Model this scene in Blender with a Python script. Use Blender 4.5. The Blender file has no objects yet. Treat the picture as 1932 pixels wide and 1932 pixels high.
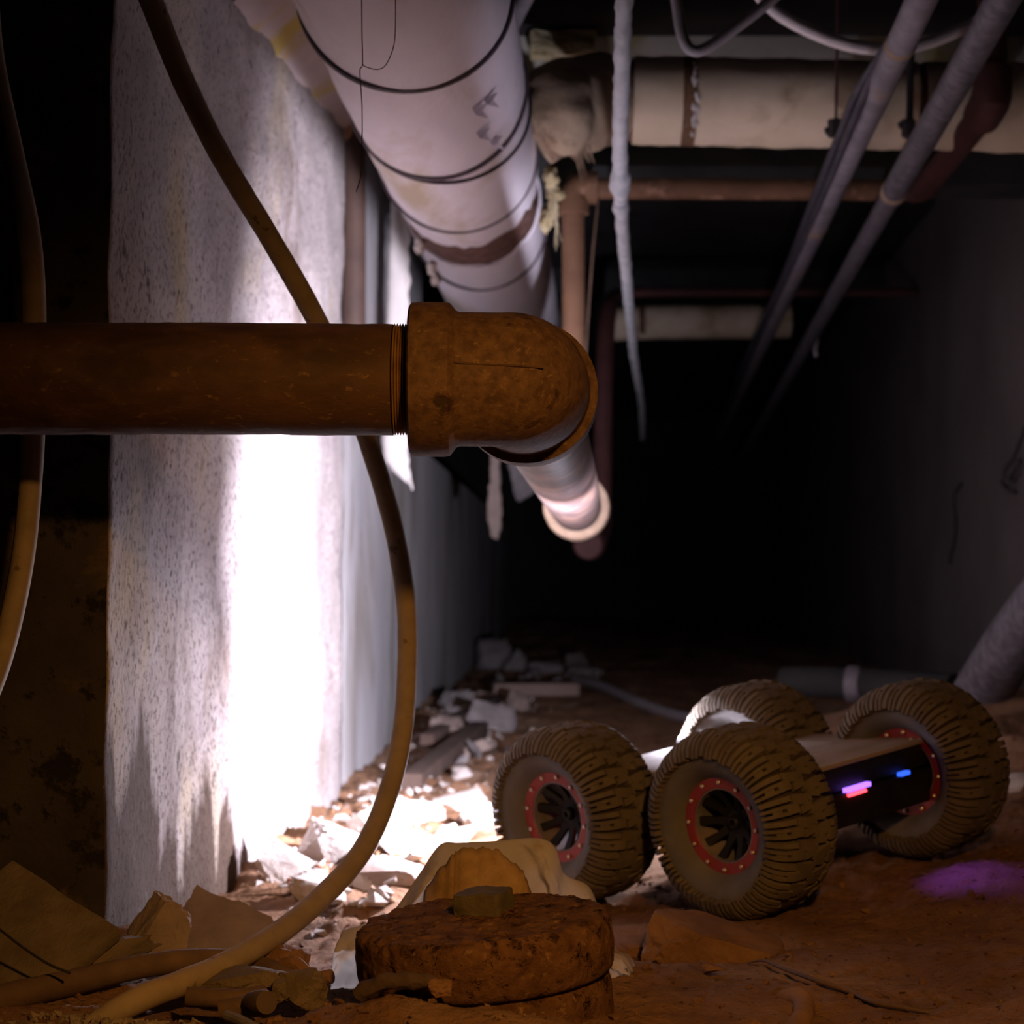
import bpy, bmesh, math, random
from mathutils import Vector, Matrix, noise, Euler
random.seed(7)
S = bpy.context.scene
COL = S.collection
V = Vector

# ------------------------------------------------------------------ camera
F, CX, HZ, H = 3500.0, 966.0, 1155.0, 0.316
PITCH = math.atan((HZ - CX) / F)
cam_d = bpy.data.cameras.new('camera')
cam_d.sensor_width = 36.0
cam_d.lens = F / 1932 * 36.0
cam_d.clip_start = 0.05
cam_d.dof.use_dof = True
cam_d.dof.focus_distance = 1.5
cam_d.dof.aperture_fstop = 9.0
cam = bpy.data.objects.new('camera', cam_d)
COL.objects.link(cam)
cam.location = (0, 0, H)
cam.rotation_euler = (math.pi / 2 + PITCH, 0, 0)
S.camera = cam

def P(px, py, d):
    """the real point that stands d metres down the tunnel along the sight line of a photograph pixel"""
    u, v = (px - CX) / F, (CX - py) / F
    y = math.cos(PITCH) - math.sin(PITCH) * v
    z = math.sin(PITCH) + math.cos(PITCH) * v
    return V((u * d / y, d, H + z * d / y))

# ------------------------------------------------------------------ world, exposure
w = bpy.data.worlds.new('world'); S.world = w; w.use_nodes = True
w.node_tree.nodes['Background'].inputs[0].default_value = (0.6, 0.55, 0.7, 1)
w.node_tree.nodes['Background'].inputs[1].default_value = 0.0008
S.view_settings.view_transform = 'Standard'
S.view_settings.look = 'None'
S.view_settings.exposure = 0.0
S.view_settings.gamma = 1.0
S.view_settings.use_curve_mapping = False
S.cycles.max_bounces = 8
S.cycles.diffuse_bounces = 5
S.cycles.glossy_bounces = 3
S.cycles.sample_clamp_indirect = 4.0
S.cycles.caustics_reflective = False
S.cycles.caustics_refractive = False

def spot(name, loc, to, power, col, angle, blend, radius):
    l = bpy.data.lights.new(name, 'SPOT'); l.energy = power; l.color = col
    l.spot_size = math.radians(angle); l.spot_blend = blend; l.shadow_soft_size = radius
    o = bpy.data.objects.new(name, l); COL.objects.link(o); o.location = loc
    o.rotation_euler = (V(to) - V(loc)).to_track_quat('-Z', 'Y').to_euler()
    return o

# amber work lamp that the photographer stands beside (out of frame, above and right of the lens)
spot('amber_work_lamp', (0.27, 0.35, H + 0.44), (0.06, 1.5, H - 0.16), 33.0, (1.0, 0.45, 0.10), 60, 1.0, 0.03)
# the rover's white headlight (its lens is modelled on the rover below) and its wide spill
LED = V((0.205, 2.335, 0.168))
spot('rover_headlight', LED, LED + V((-.64, .56, .17)), 190.0, (0.88, 0.82, 1.0), 112, 0.75, 0.012)
spot('rover_headlight_spill', LED + V((0, .004, .004)), LED + V((-.60, .52, .28)), 8.0, (0.86, 0.78, 1.0), 168, 0.5, 0.012)
l = bpy.data.lights.new('rover_glare_fill', 'POINT'); l.energy = 2.6; l.color = (0.86, 0.82, 1.0); l.shadow_soft_size = 0.006  # added point light for the glare on the wheel beside the headlight
o = bpy.data.objects.new('rover_glare_fill', l); COL.objects.link(o); o.location = LED + V((-.020, -.012, .006))

LED_ADDED = V((-0.012, 2.262, 0.112))     # unseen second headlight, added ahead of the nearer front wheel to light the ground
spot('rover_added_headlight', LED_ADDED + V((-.006, .006, .001)), LED_ADDED + V((-.70, -.42, -.46)), 15.0, (0.88, 0.82, 1.0), 138, 0.5, 0.010)

# ------------------------------------------------------------------ helpers
def setp(o, label=None, cat=None, group=None, kind=None):
    if label: o['label'] = label
    if cat: o['category'] = cat
    if group: o['group'] = group
    if kind: o['kind'] = kind
    return o

def wm(o):
    m = o.matrix_basis.copy()
    while o.parent:
        o = o.parent; m = o.matrix_basis @ m
    return m

def link(name, bm, m, parent=None, smooth=True, local=False, origin=None, auto=35):
    """ONE mesh object from a bmesh whose vertices are in world space (or in the parent's space with local=True)"""
    me = bpy.data.meshes.new(name)
    o = bpy.data.objects.new(name, me)
    if parent is not None:
        o.parent = parent
        if not local: bm.transform(wm(parent).inverted())
    if not local and parent is None:
        if origin is None:
            lo = [min(v.co[i] for v in bm.verts) for i in range(3)]; hi = [max(v.co[i] for v in bm.verts) for i in range(3)]
            origin = V(((lo[0] + hi[0]) / 2, (lo[1] + hi[1]) / 2, lo[2]))
        o.location = origin
        bm.transform(Matrix.Translation(-V(origin)))
    bm.normal_update()
    bm.to_mesh(me); bm.free()
    for x in (m if isinstance(m, (list, tuple)) else [m]): me.materials.append(x)
    if smooth:
        me.shade_smooth()
        if auto:
            try: me.set_sharp_from_angle(angle=math.radians(auto))
            except Exception: pass
    COL.objects.link(o)
    return o

def thicken(o, t):
    md = o.modifiers.new('Solidify', 'SOLIDIFY'); md.thickness = t; md.offset = -1

def empty(name, loc, label, cat, group=None):
    o = bpy.data.objects.new(name, None); o.empty_display_size = 0.05
    o.location = loc; COL.objects.link(o)
    return setp(o, label, cat, group)

def catmull(pts, n):
    if len(pts) < 3 or n <= 1: return [(V(p[0]), p[1]) for p in pts]
    out = []
    ext = [(pts[0][0] * 2 - pts[1][0], pts[0][1])] + list(pts) + [(pts[-1][0] * 2 - pts[-2][0], pts[-1][1])]
    for i in range(1, len(ext) - 2):
        p0, p1, p2, p3 = (ext[i + k][0] for k in (-1, 0, 1, 2))
        for j in range(n):
            t = j / n
            q = 0.5 * (2 * p1 + (p2 - p0) * t + (2 * p0 - 5 * p1 + 4 * p2 - p3) * t * t + (3 * p1 - 3 * p2 + p3 - p0) * t ** 3)
            out.append((q, ext[i][1] * (1 - t) + ext[i + 1][1] * t))
    out.append(pts[-1])
    return out

def tube(bm, pts, n=8, seg=16, rough=0.0, rs=30.0, cap=True, mi=0, sx=1.0):
    """a swept round section; pts = [(point, radius)]"""
    pts = catmull([(V(p), r) for p, r in pts], n)
    T = []
    for i in range(len(pts)):
        a, b = pts[max(0, i - 1)][0], pts[min(len(pts) - 1, i + 1)][0]
        T.append((b - a).normalized() if (b - a).length > 1e-9 else (T[-1] if T else V((0, 1, 0))))
    up = V((0, 0, 1)) if abs(T[0].z) < 0.9 else V((1, 0, 0))
    N = (up - T[0] * up.dot(T[0])).normalized()
    rings = []
    for (p, r), t in zip(pts, T):
        N = (N - t * N.dot(t)).normalized(); B = t.cross(N)
        ring = []
        for k in range(seg):
            a = 2 * math.pi * k / seg
            dirv = N * math.cos(a) * sx + B * math.sin(a)
            q = p + dirv * r
            if rough: q = p + dirv * (r + rough * noise.fractal(q * rs, 1.0, 2.0, 3))
            ring.append(bm.verts.new(q))
        rings.append(ring)
    for a, b in zip(rings, rings[1:]):
        for k in range(seg):
            f = bm.faces.new((a[k], a[(k + 1) % seg], b[(k + 1) % seg], b[k])); f.material_index = mi
    if cap:
        f = bm.faces.new(list(reversed(rings[0]))); f.material_index = mi
        f = bm.faces.new(rings[-1]); f.material_index = mi
    return rings

def lathe(bm, prof, mat4, seg=32, rough=0.0, rs=40.0, mi=0, close=True):
    """prof = [(radius, height)] turned about local z, placed by mat4"""
    rings = []
    rf = rough if callable(rough) else (lambda r, h: rough)
    for r, h in prof:
        ring = []; rough_ = rf(r, h)
        for k in range(seg):
            a = 2 * math.pi * k / seg
            q = V((r * math.cos(a), r * math.sin(a), h))
            if rough_:
                s = rough_ * noise.fractal(q * rs, 1.0, 2.0, 4)
                q = V((q.x * (1 + s / max(r, .01)), q.y * (1 + s / max(r, .01)), q.z + s * 0.7))
            ring.append(bm.verts.new(mat4 @ q))
        rings.append(ring)
    for a, b in zip(rings, rings[1:]):
        for k in range(seg):
            f = bm.faces.new((a[k], a[(k + 1) % seg], b[(k + 1) % seg], b[k])); f.material_index = mi
    if close:
        if prof[0][0] > 1e-4: bm.faces.new(list(reversed(rings[0]))).material_index = mi
        if prof[-1][0] > 1e-4: bm.faces.new(rings[-1]).material_index = mi
    return rings

def box(bm, c, size, rot=(0, 0, 0), bev=0.0, mi=0, M=None):
    m = (M or Matrix()) @ Matrix.Translation(c) @ Euler(rot).to_matrix().to_4x4() @ Matrix.Diagonal((*size, 1))
    r = bmesh.ops.create_cube(bm, size=1.0, matrix=m)
    fs = set(f for v in r['verts'] for f in v.link_faces)
    for f in fs: f.material_index = mi
    if bev:
        es = list(set(e for v in r['verts'] for e in v.link_edges))
        b = bmesh.ops.bevel(bm, geom=es, offset=bev, segments=2, affect='EDGES', profile=0.6)
        for f in b['faces']: f.material_index = mi

def axis_m(p, d):
    """matrix whose local z looks along d, at p"""
    return Matrix.Translation(p) @ V(d).to_track_quat('Z', 'Y').to_matrix().to_4x4()

# ------------------------------------------------------------------ materials
def mat(name, c1, c2, scale=12, rough=0.85, bump=0.25, bscale=None, metal=0.0, stretch=(1, 1, 1), pit=None, stain=None, stain2=None, spec=0.3, lo=0.35, hi=0.65, bd=0.004):
    m = bpy.data.materials.new(name); m.use_nodes = True
    nt = m.node_tree; N = nt.nodes; L = nt.links
    b = N['Principled BSDF']; b.inputs['Roughness'].default_value = rough; b.inputs['Metallic'].default_value = metal
    b.inputs['Specular IOR Level'].default_value = spec
    tc = N.new('ShaderNodeTexCoord'); mp = N.new('ShaderNodeMapping'); mp.inputs['Scale'].default_value = stretch
    L.new(tc.outputs['Object'], mp.inputs['Vector'])
    def nz(sc, det=8, r=0.6, dist=0.0, raw=False):
        n = N.new('ShaderNodeTexNoise'); n.inputs['Scale'].default_value = sc; n.inputs['Detail'].default_value = det
        n.inputs['Roughness'].default_value = r; n.inputs['Distortion'].default_value = dist
        L.new(tc.outputs['Object'] if raw else mp.outputs['Vector'], n.inputs['Vector']); return n.outputs[0]
    def ramp(src, a, b_, ca=(0, 0, 0, 1), cb=(1, 1, 1, 1)):
        r = N.new('ShaderNodeValToRGB'); r.color_ramp.elements[0].position = a; r.color_ramp.elements[1].position = b_
        r.color_ramp.elements[0].color = ca; r.color_ramp.elements[1].color = cb; L.new(src, r.inputs[0]); return r.outputs[0]
    def mix(fac, a, c):
        x = N.new('ShaderNodeMixRGB'); L.new(fac, x.inputs[0]); L.new(a, x.inputs[1]); x.inputs[2].default_value = (*c, 1); return x.outputs[0]
    n1 = nz(scale)
    col = ramp(n1, lo, hi, (*c1, 1), (*c2, 1))
    for st in (stain, stain2):
        if st:
            c, sc, a, b_ = st[:4]
            col = mix(ramp(nz(sc, 6, 0.6, 0.4, raw=len(st) > 4 and st[4]), a, b_), col, c)
    pf = None
    if pit:
        c, sc, a, b_ = pit
        pf = ramp(nz(sc, 4, 0.65), a, b_, (1, 1, 1, 1), (0, 0, 0, 1))
        col = mix(pf, col, c)
    L.new(col, b.inputs['Base Color'])
    if bump:
        bp = N.new('ShaderNodeBump'); bp.inputs['Strength'].default_value = bump; bp.inputs['Distance'].default_value = bd
        hsrc = nz(bscale or scale * 6, 8, 0.65)
        if pf is not None:
            mm = N.new('ShaderNodeMath'); mm.operation = 'SUBTRACT'; L.new(hsrc, mm.inputs[0]); L.new(pf, mm.inputs[1]); hsrc = mm.outputs[0]
        L.new(hsrc, bp.inputs['Height']); L.new(bp.outputs[0], b.inputs['Normal'])
    return m

def glow(name, col, strength):
    m = bpy.data.materials.new(name); m.use_nodes = True
    b = m.node_tree.nodes['Principled BSDF']; b.inputs['Base Color'].default_value = (0.02, 0.02, 0.02, 1)
    b.inputs['Emission Color'].default_value = (*col, 1); b.inputs['Emission Strength'].default_value = strength
    return m

M_wall = mat('pitted concrete', (.27, .235, .225), (.42, .375, .355), 4, 0.9, 0.7, 110, stretch=(1, 1, .7), pit=((.11, .09, .08), 190, .33, .46), stain=((.42, .34, .21), 1.9, .52, .66), stain2=((.16, .12, .095), 3.2, .58, .70))
_nt = M_wall.node_tree; _N = _nt.nodes; _L = _nt.links; _b = _N['Principled BSDF']     # damp tide line at the foot and larger scattered pocks
_src = _b.inputs['Base Color'].links[0].from_socket
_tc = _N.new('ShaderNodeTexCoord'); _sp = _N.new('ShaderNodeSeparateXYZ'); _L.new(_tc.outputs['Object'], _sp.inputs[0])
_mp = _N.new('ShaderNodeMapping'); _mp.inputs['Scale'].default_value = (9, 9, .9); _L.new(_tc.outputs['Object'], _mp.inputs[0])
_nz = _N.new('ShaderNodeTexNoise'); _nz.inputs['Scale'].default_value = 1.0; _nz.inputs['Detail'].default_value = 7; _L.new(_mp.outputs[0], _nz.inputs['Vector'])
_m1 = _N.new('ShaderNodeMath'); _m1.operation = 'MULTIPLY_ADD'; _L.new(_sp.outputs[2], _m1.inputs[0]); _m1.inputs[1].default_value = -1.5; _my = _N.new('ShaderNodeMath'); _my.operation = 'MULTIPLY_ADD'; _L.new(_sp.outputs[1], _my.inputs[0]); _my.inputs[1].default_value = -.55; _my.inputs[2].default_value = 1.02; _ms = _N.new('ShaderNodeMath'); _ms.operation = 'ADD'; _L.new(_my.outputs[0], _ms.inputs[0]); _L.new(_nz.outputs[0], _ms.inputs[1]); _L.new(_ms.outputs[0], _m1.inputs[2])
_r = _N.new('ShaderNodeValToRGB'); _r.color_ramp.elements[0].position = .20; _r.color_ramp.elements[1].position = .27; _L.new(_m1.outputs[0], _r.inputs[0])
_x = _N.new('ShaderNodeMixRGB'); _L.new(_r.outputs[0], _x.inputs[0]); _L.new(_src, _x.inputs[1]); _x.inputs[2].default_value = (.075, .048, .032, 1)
_n2 = _N.new('ShaderNodeTexNoise'); _n2.inputs['Scale'].default_value = 34; _n2.inputs['Detail'].default_value = 5; _L.new(_tc.outputs['Object'], _n2.inputs['Vector'])
_r2 = _N.new('ShaderNodeValToRGB'); _r2.color_ramp.elements[0].position = .66; _r2.color_ramp.elements[1].position = .74; _L.new(_n2.outputs[0], _r2.inputs[0])
_x2 = _N.new('ShaderNodeMixRGB'); _L.new(_r2.outputs[0], _x2.inputs[0]); _L.new(_x.outputs[0], _x2.inputs[1]); _x2.inputs[2].default_value = (.10, .075, .06, 1)
_L.new(_x2.outputs[0], _b.inputs['Base Color'])
M_mould_shade = mat('shaded mouldy concrete', (.028, .022, .017), (.06, .048, .036), 9, 0.95, 0.6, 90, stain=((.15, .10, .045), 7, .55, .68), pit=((.012, .009, .007), 26, .38, .46))  # mouldy end face; shade past the lit corner is put into its colour
M_wallf = mat('smooth damp concrete', (.38, .37, .38), (.55, .54, .53), 4, 0.85, 0.4, 60, stretch=(1, 1, .3), stain=((.24, .21, .17), 3.0, .5, .62), pit=((.15, .13, .12), 40, .27, .34))
M_haunch = mat('painted concrete', (.36, .30, .30), (.44, .38, .37), 6, 0.9, 0.3, 50, stain=((.40, .31, .09), 4.2, .52, .62), pit=((.2, .15, .12), 70, .27, .33))
M_ceil = mat('near black ceiling', (.012, .011, .012), (.03, .027, .027), 5, 0.95, 0.4)  # near black base colour over the whole ceiling
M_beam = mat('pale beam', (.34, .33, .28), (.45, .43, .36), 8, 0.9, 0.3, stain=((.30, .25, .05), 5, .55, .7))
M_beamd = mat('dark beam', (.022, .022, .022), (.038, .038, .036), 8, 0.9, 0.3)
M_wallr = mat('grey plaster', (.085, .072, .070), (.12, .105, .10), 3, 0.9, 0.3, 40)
M_dirt = mat('red brown dirt', (.21, .105, .05), (.36, .20, .11), 9, 0.95, 1.0, 90, stain=((.40, .28, .20), 3.5, .56, .72), pit=((.11, .06, .035), 110, .29, .38), bd=.010)
M_rust = mat('rusty iron', (.090, .047, .024), (.18, .102, .052), 110, 0.72, 0.5, 220, pit=((.05, .026, .014), 26, .30, .38), stain=((.24, .15, .075), 210, .58, .70), spec=.3, bd=.002)
M_rustd = mat('dark rust pipe', (.068, .034, .018), (.135, .069, .036), 22, 0.7, 0.5, 200, stretch=(.5, 1, 1), pit=((.05, .025, .014), 9, .36, .46), stain=((.26, .15, .075), 190, .60, .72), spec=.4, bd=.0015)
M_crust = mat('flaking crusted iron', (.105, .052, .026), (.22, .115, .055), 60, 0.9, 1.0, 130, pit=((.05, .026, .014), 70, .32, .44), stain=((.30, .18, .10), 110, .60, .70), spec=.05, bd=.004)
M_nut = mat('greenish crusted nut', (.085, .07, .036), (.15, .12, .062), 45, 0.85, 0.7, 200, bd=.002)
M_thread = mat('bare thread', (.42, .24, .10), (.60, .38, .18), 90, 0.5, 0.3, metal=.4)
M_steel = mat('worn steel pipe', (.060, .040, .036), (.11, .078, .072), 14, 0.55, 0.3, 160, stain=((.20, .12, .09), 20, .5, .64), spec=.5)
M_flange = mat('pale coupling', (.26, .18, .12), (.36, .26, .18), 40, 0.8, 0.5, 160)
M_cable = mat('dusty tan cable', (.28, .215, .14), (.36, .28, .185), 40, 0.75, 0.2, 260, pit=((.16, .11, .07), 60, .30, .36), bd=.001)
M_cabled = mat('dirty brown hose', (.10, .062, .04), (.18, .115, .075), 20, 0.85, 0.3, 160)
M_jacket = mat('canvas pipe jacket', (.66, .62, .67), (.76, .72, .77), 8, 0.85, 0.35, 130, stretch=(1, .35, 1), stain=((.50, .44, .34), 4.5, .54, .66), spec=.2, bd=.002)
M_jacket2 = mat('cream branch jacket', (.56, .46, .32), (.66, .56, .42), 9, 0.85, 0.3, 120, stain=((.40, .31, .20), 7, .55, .68), spec=.2, bd=.002)
M_band = mat('dark tie band', (.055, .04, .05), (.10, .08, .09), 40, 0.6, 0.2)
M_gap = mat('brown bare strip', (.085, .04, .03), (.20, .11, .09), 70, 0.85, 0.8, 120, bd=.004)
M_wool = mat('torn yellow wool', (.42, .34, .17), (.62, .54, .36), 30, 0.95, 0.9, 120, pit=((.15, .09, .05), 40, .32, .38), bd=.006)
M_wrap = mat('dirty felt wrap', (.36, .27, .18), (.52, .42, .30), 16, 0.95, 0.7, 110, stain=((.18, .11, .07), 10, .56, .68), bd=.005)
M_torn = mat('torn white cloth', (.62, .58, .54), (.74, .70, .66), 12, 0.9, 0.4, 90)
M_red = mat('red primer pipe', (.13, .065, .036), (.19, .10, .054), 16, 0.7, 0.3, 120, stain=((.34, .19, .12), 22, .58, .68))
M_redd = mat('dark red pipe', (.055, .020, .018), (.085, .03, .027), 16, 0.7, 0.3, 120)
M_galv = mat('dusty conduit', (.13, .12, .14), (.23, .205, .235), 25, 0.6, 0.3, 140, stain=((.26, .17, .12), 9, .57, .70), spec=.4)
M_galvd = mat('dark speckled conduit', (.05, .046, .055), (.14, .128, .148), 60, 0.55, 0.3, 140, spec=.5)
M_plaster = mat('plaster coated line', (.36, .38, .40), (.52, .53, .55), 30, 0.85, 0.8, 120, bd=.004)
M_white = mat('off white hose', (.58, .54, .55), (.70, .66, .66), 20, 0.6, 0.2)
M_greyh = mat('grey hose', (.24, .22, .23), (.34, .31, .32), 20, 0.6, 0.2)
M_black = mat('black cable', (.035, .033, .042), (.07, .065, .08), 30, 0.6, 0.2)
M_iron = mat('black iron', (.02, .017, .017), (.04, .034, .034), 30, 0.6, 0.2)
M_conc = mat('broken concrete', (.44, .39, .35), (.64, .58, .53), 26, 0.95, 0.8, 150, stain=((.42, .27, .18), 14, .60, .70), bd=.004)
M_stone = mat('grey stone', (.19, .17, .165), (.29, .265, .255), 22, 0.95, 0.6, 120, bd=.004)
M_stonep = mat('pinkish stone', (.26, .20, .17), (.36, .28, .24), 22, 0.95, 0.6, 120, bd=.004)
M_earth = mat('dirt covered stone', (.20, .105, .055), (.32, .18, .10), 18, 0.95, 0.8, 120, bd=.004)
M_ochre = mat('ochre board', (.13, .10, .065), (.22, .17, .11), 20, 0.95, 0.7, 120, stain=((.14, .09, .05), 9, .55, .66))
M_wood = mat('old wood', (.22, .16, .13), (.33, .25, .21), 14, 0.9, 0.4, 90, stretch=(.15, 1, 1))
M_woodd = mat('dark timber', (.07, .045, .035), (.12, .08, .06), 14, 0.9, 0.4, 90)
M_brick = mat('red brick bit', (.40, .15, .08), (.48, .20, .11), 30, 0.9, 0.5)
M_cloth = mat('cream canvas', (.56, .52, .47), (.70, .66, .61), 14, 0.95, 0.35, 400, stain=((.45, .33, .21), 16, .56, .70), bd=.001)
_nt = M_cloth.node_tree; _b = _nt.nodes['Principled BSDF']; _t = _nt.nodes.new('ShaderNodeBsdfTranslucent'); _x = _nt.nodes.new('ShaderNodeMixShader'); _x.inputs[0].default_value = .5
_nt.links.new(_b.inputs['Base Color'].links[0].from_socket, _t.inputs['Color']); _nt.links.new(_b.outputs[0], _x.inputs[1]); _nt.links.new(_t.outputs[0], _x.inputs[2]); _nt.links.new(_x.outputs[0], _nt.nodes['Material Output'].inputs['Surface'])
M_clothd = mat('dirt soaked canvas', (.28, .17, .075), (.42, .28, .14), 40, 0.95, 0.5, 400, stain=((.24, .14, .06), 22, .58, .68), bd=.0015)
M_tyre = mat('dusty tyre rubber', (.112, .09, .066), (.172, .141, .107), 30, 0.9, 0.5, 200, bd=.002)
M_side = mat('grey dusty sidewall', (.115, .108, .106), (.165, .155, .15), 20, 0.85, 0.15, 120)
M_groove = mat('dark groove rubber', (.035, .027, .02), (.06, .047, .035), 40, 0.9, 0.4)
M_bead = mat('red beadlock', (.24, .022, .018), (.32, .035, .026), 20, 0.45, 0.1, metal=.2, spec=.5)
M_bolt = mat('bright bolt', (.62, .56, .48), (.74, .68, .60), 40, 0.3, 0.0, metal=.8)
M_hub = mat('black hub plastic', (.006, .0055, .006), (.010, .009, .010), 20, 0.55, 0.1)
M_chas = mat('black chassis', (.009, .008, .010), (.016, .014, .016), 30, 0.55, 0.2)
M_top = mat('dusty top plate', (.26, .20, .16), (.36, .29, .24), 20, 0.8, 0.3, stretch=(.3, 2, 1))
M_mark = mat('dark paint mark', (.045, .035, .035), (.06, .05, .05), 20, 0.9, 0.0)
G_white = glow('white led', (.9, .88, 1), 60)
G_purple = glow('violet led', (.30, .12, 1.0), 2.6)
G_blue = glow('blue led', (.03, .12, 1.0), 1.5)
G_red = glow('red led', (1.0, .04, .06), 5.0)

# ------------------------------------------------------------------ the ground
def sst(a, b, x):
    t = min(1, max(0, (x - a) / (b - a))); return t * t * (3 - 2 * t)
def xwall(d): return -0.461 + 0.0526 * d
def xright(d): return 0.80 + 0.0526 * d
def gauss(x, y, cx, cy, sx, sy): return math.exp(-((x - cx) / sx) ** 2 - ((y - cy) / sy) ** 2)
def gbase(x, y):
    z = 0.117 * min(.5, max(-.3, x - .24)) + 0.053 * (min(2.6, max(1.85, y)) - 1.94)
    z += 0.053 * max(0, y - 4.2) * (1 - .35 * sst(.1, .7, x))
    z += 0.040 * (1 - sst(1.55, 1.85, y)) * (1 - sst(.0, .35, x))
    z += 0.055 * gauss(x, y, -.42, 1.80, .13, .22)
    z += 0.030 * gauss(x, y, -.105, 1.36, .06, .07) + .026 * gauss(x, y, -.03, 1.33, .09, .05)
    z += 0.085 * gauss(x, y, .85, 3.3, .35, .5)
    z += 0.030 * gauss(x, y, -.16, 2.35, .12, .2)
    z += 0.05 * gauss(x, y, -.18, 4.6, .25, .8)
    return z
def gz(x, y):
    k = min(1.5, y / 2)
    q = V((x, y, 0))
    z = gbase(x, y) + .012 * k * noise.fractal(q * 7, 1.0, 2.1, 4)
    lump = .50 + .5 * sst(.15, -.15, x)
    z += .0065 * lump * k * noise.fractal(q * 30, .8, 2.1, 4)
    if y < 3: z += .0022 * noise.fractal(V((x * 75, y * 60, 4)), .8, 2.1, 3)
    return z
def ground_at(px, py):
    d = 1.0
    while d < 9:
        p = P(px, py, d)
        if p.z <= gz(p.x, p.y): return p
        d += .01
    return P(px, py, 9)

def build_floor():
    bm = bmesh.new()
    ys = [0.75]
    while ys[-1] < 9.6: ys.append(ys[-1] + .0042 * ys[-1])
    nx = 380
    rows = []
    for y in ys:
        x0, x1 = min(-.75, xwall(y) - .2), max(.80, xright(y) + .15)
        if y < 2.2: x0 = -.95
        rows.append([bm.verts.new((x0 + (x1 - x0) * i / nx, y, gz(x0 + (x1 - x0) * i / nx, y))) for i in range(nx + 1)])
    for a, b in zip(rows, rows[1:]):
        for i in range(nx): bm.faces.new((a[i], a[i + 1], b[i + 1], b[i]))
    o = link('floor', bm, M_dirt, origin=(0, 0, 0), auto=0)
    setp(o, 'uneven red brown dirt floor of the crawl space', kind='structure')
    return o
build_floor()

# ------------------------------------------------------------------ walls, ceiling, beams
def ztop(d): return H + .74 + .1033 * (d - 2.24)
def ribbon(name, path, z0, ztopf, m, step, amp, freq, label, nrm=None):
    """a rough wall along a plan path; displaced along its outward normal"""
    pts = []
    for (a, b) in zip(path, path[1:]):
        a, b = V((*a, 0)), V((*b, 0)); n = max(1, int((b - a).length / step))
        for i in range(n): pts.append(a.lerp(b, i / n))
    pts.append(V((*path[-1], 0)))
    bm = bmesh.new(); cols = []
    for i, p in enumerate(pts):
        t = (pts[min(i + 1, len(pts) - 1)] - pts[max(i - 1, 0)]).normalized()
        nv = V((t.y, -t.x, 0))
        zt = ztopf(p.y); n = max(2, int((zt - z0) / step)); n = int((1.5 - z0) / step)
        col = []
        for k in range(n + 1):
            q = V((p.x, p.y, z0 + (zt - z0) * k / n))
            col.append(bm.verts.new(q + nv * amp * noise.fractal(q * freq, 1.0, 2.0, 4)))
        cols.append(col)
    for a, b in zip(cols, cols[1:]):
        for k in range(len(a) - 1): bm.faces.new((a[k], b[k], b[k + 1], a[k + 1]))
    o = link(name, bm, m, origin=(0, 0, 0), auto=0)
    setp(o, label, kind='structure'); return o

C0 = (xwall(1.7), 1.7)
WL = ribbon('wall_left', [(-1.3, 1.69), C0, (xwall(3.2), 3.2), (xwall(3.2) - .35, 3.22)], -.2, lambda d: ztop(d) + .01, M_wall, .016, .006, 9, 'pitted concrete wall with a sharp corner, lit white by the rover')
WL.data.materials.append(M_mould_shade)
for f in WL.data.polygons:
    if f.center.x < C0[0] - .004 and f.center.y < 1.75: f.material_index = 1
ribbon('wall_left_far', [(xwall(3.15) - .022, 3.15), (xwall(4.75) - .022, 4.75)], -.2, lambda d: H + 1.0, M_wallf, .03, .0018, 5, 'smooth grey concrete wall beyond the rusty riser')
ribbon('wall_left_deep', [(xwall(4.75) - .022, 4.75), (xwall(9.5) - .022, 9.5)], -.2, lambda d: H + .42, M_wallf, .06, .0018, 5, 'dim grey concrete wall deep in the tunnel')
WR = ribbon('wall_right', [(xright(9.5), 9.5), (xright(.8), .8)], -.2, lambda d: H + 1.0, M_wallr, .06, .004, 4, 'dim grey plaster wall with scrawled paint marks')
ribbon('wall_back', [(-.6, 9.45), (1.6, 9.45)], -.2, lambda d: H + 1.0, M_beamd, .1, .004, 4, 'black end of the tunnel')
def slab(name, lo, hi, m, label, bev=.004):
    bm = bmesh.new(); c = (V(lo) + V(hi)) / 2
    box(bm, c, V(hi) - V(lo), bev=bev)
    o = link(name, bm, m, origin=(0, 0, 0)); setp(o, label, kind='structure'); return o
slab('ceiling', (-1.6, .75, H + 1.0), (1.7, 9.6, H + 1.08), M_ceil, 'plain black ceiling slab')
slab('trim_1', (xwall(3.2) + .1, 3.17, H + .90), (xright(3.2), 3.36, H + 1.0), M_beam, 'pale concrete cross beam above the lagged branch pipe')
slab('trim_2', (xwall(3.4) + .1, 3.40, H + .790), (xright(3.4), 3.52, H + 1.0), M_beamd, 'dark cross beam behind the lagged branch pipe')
slab('trim_3', (xwall(5.4), 5.35, H + .93), (xright(5.4), 5.55, H + 1.0), M_beamd, 'far dark cross beam deep in the tunnel')
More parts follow.
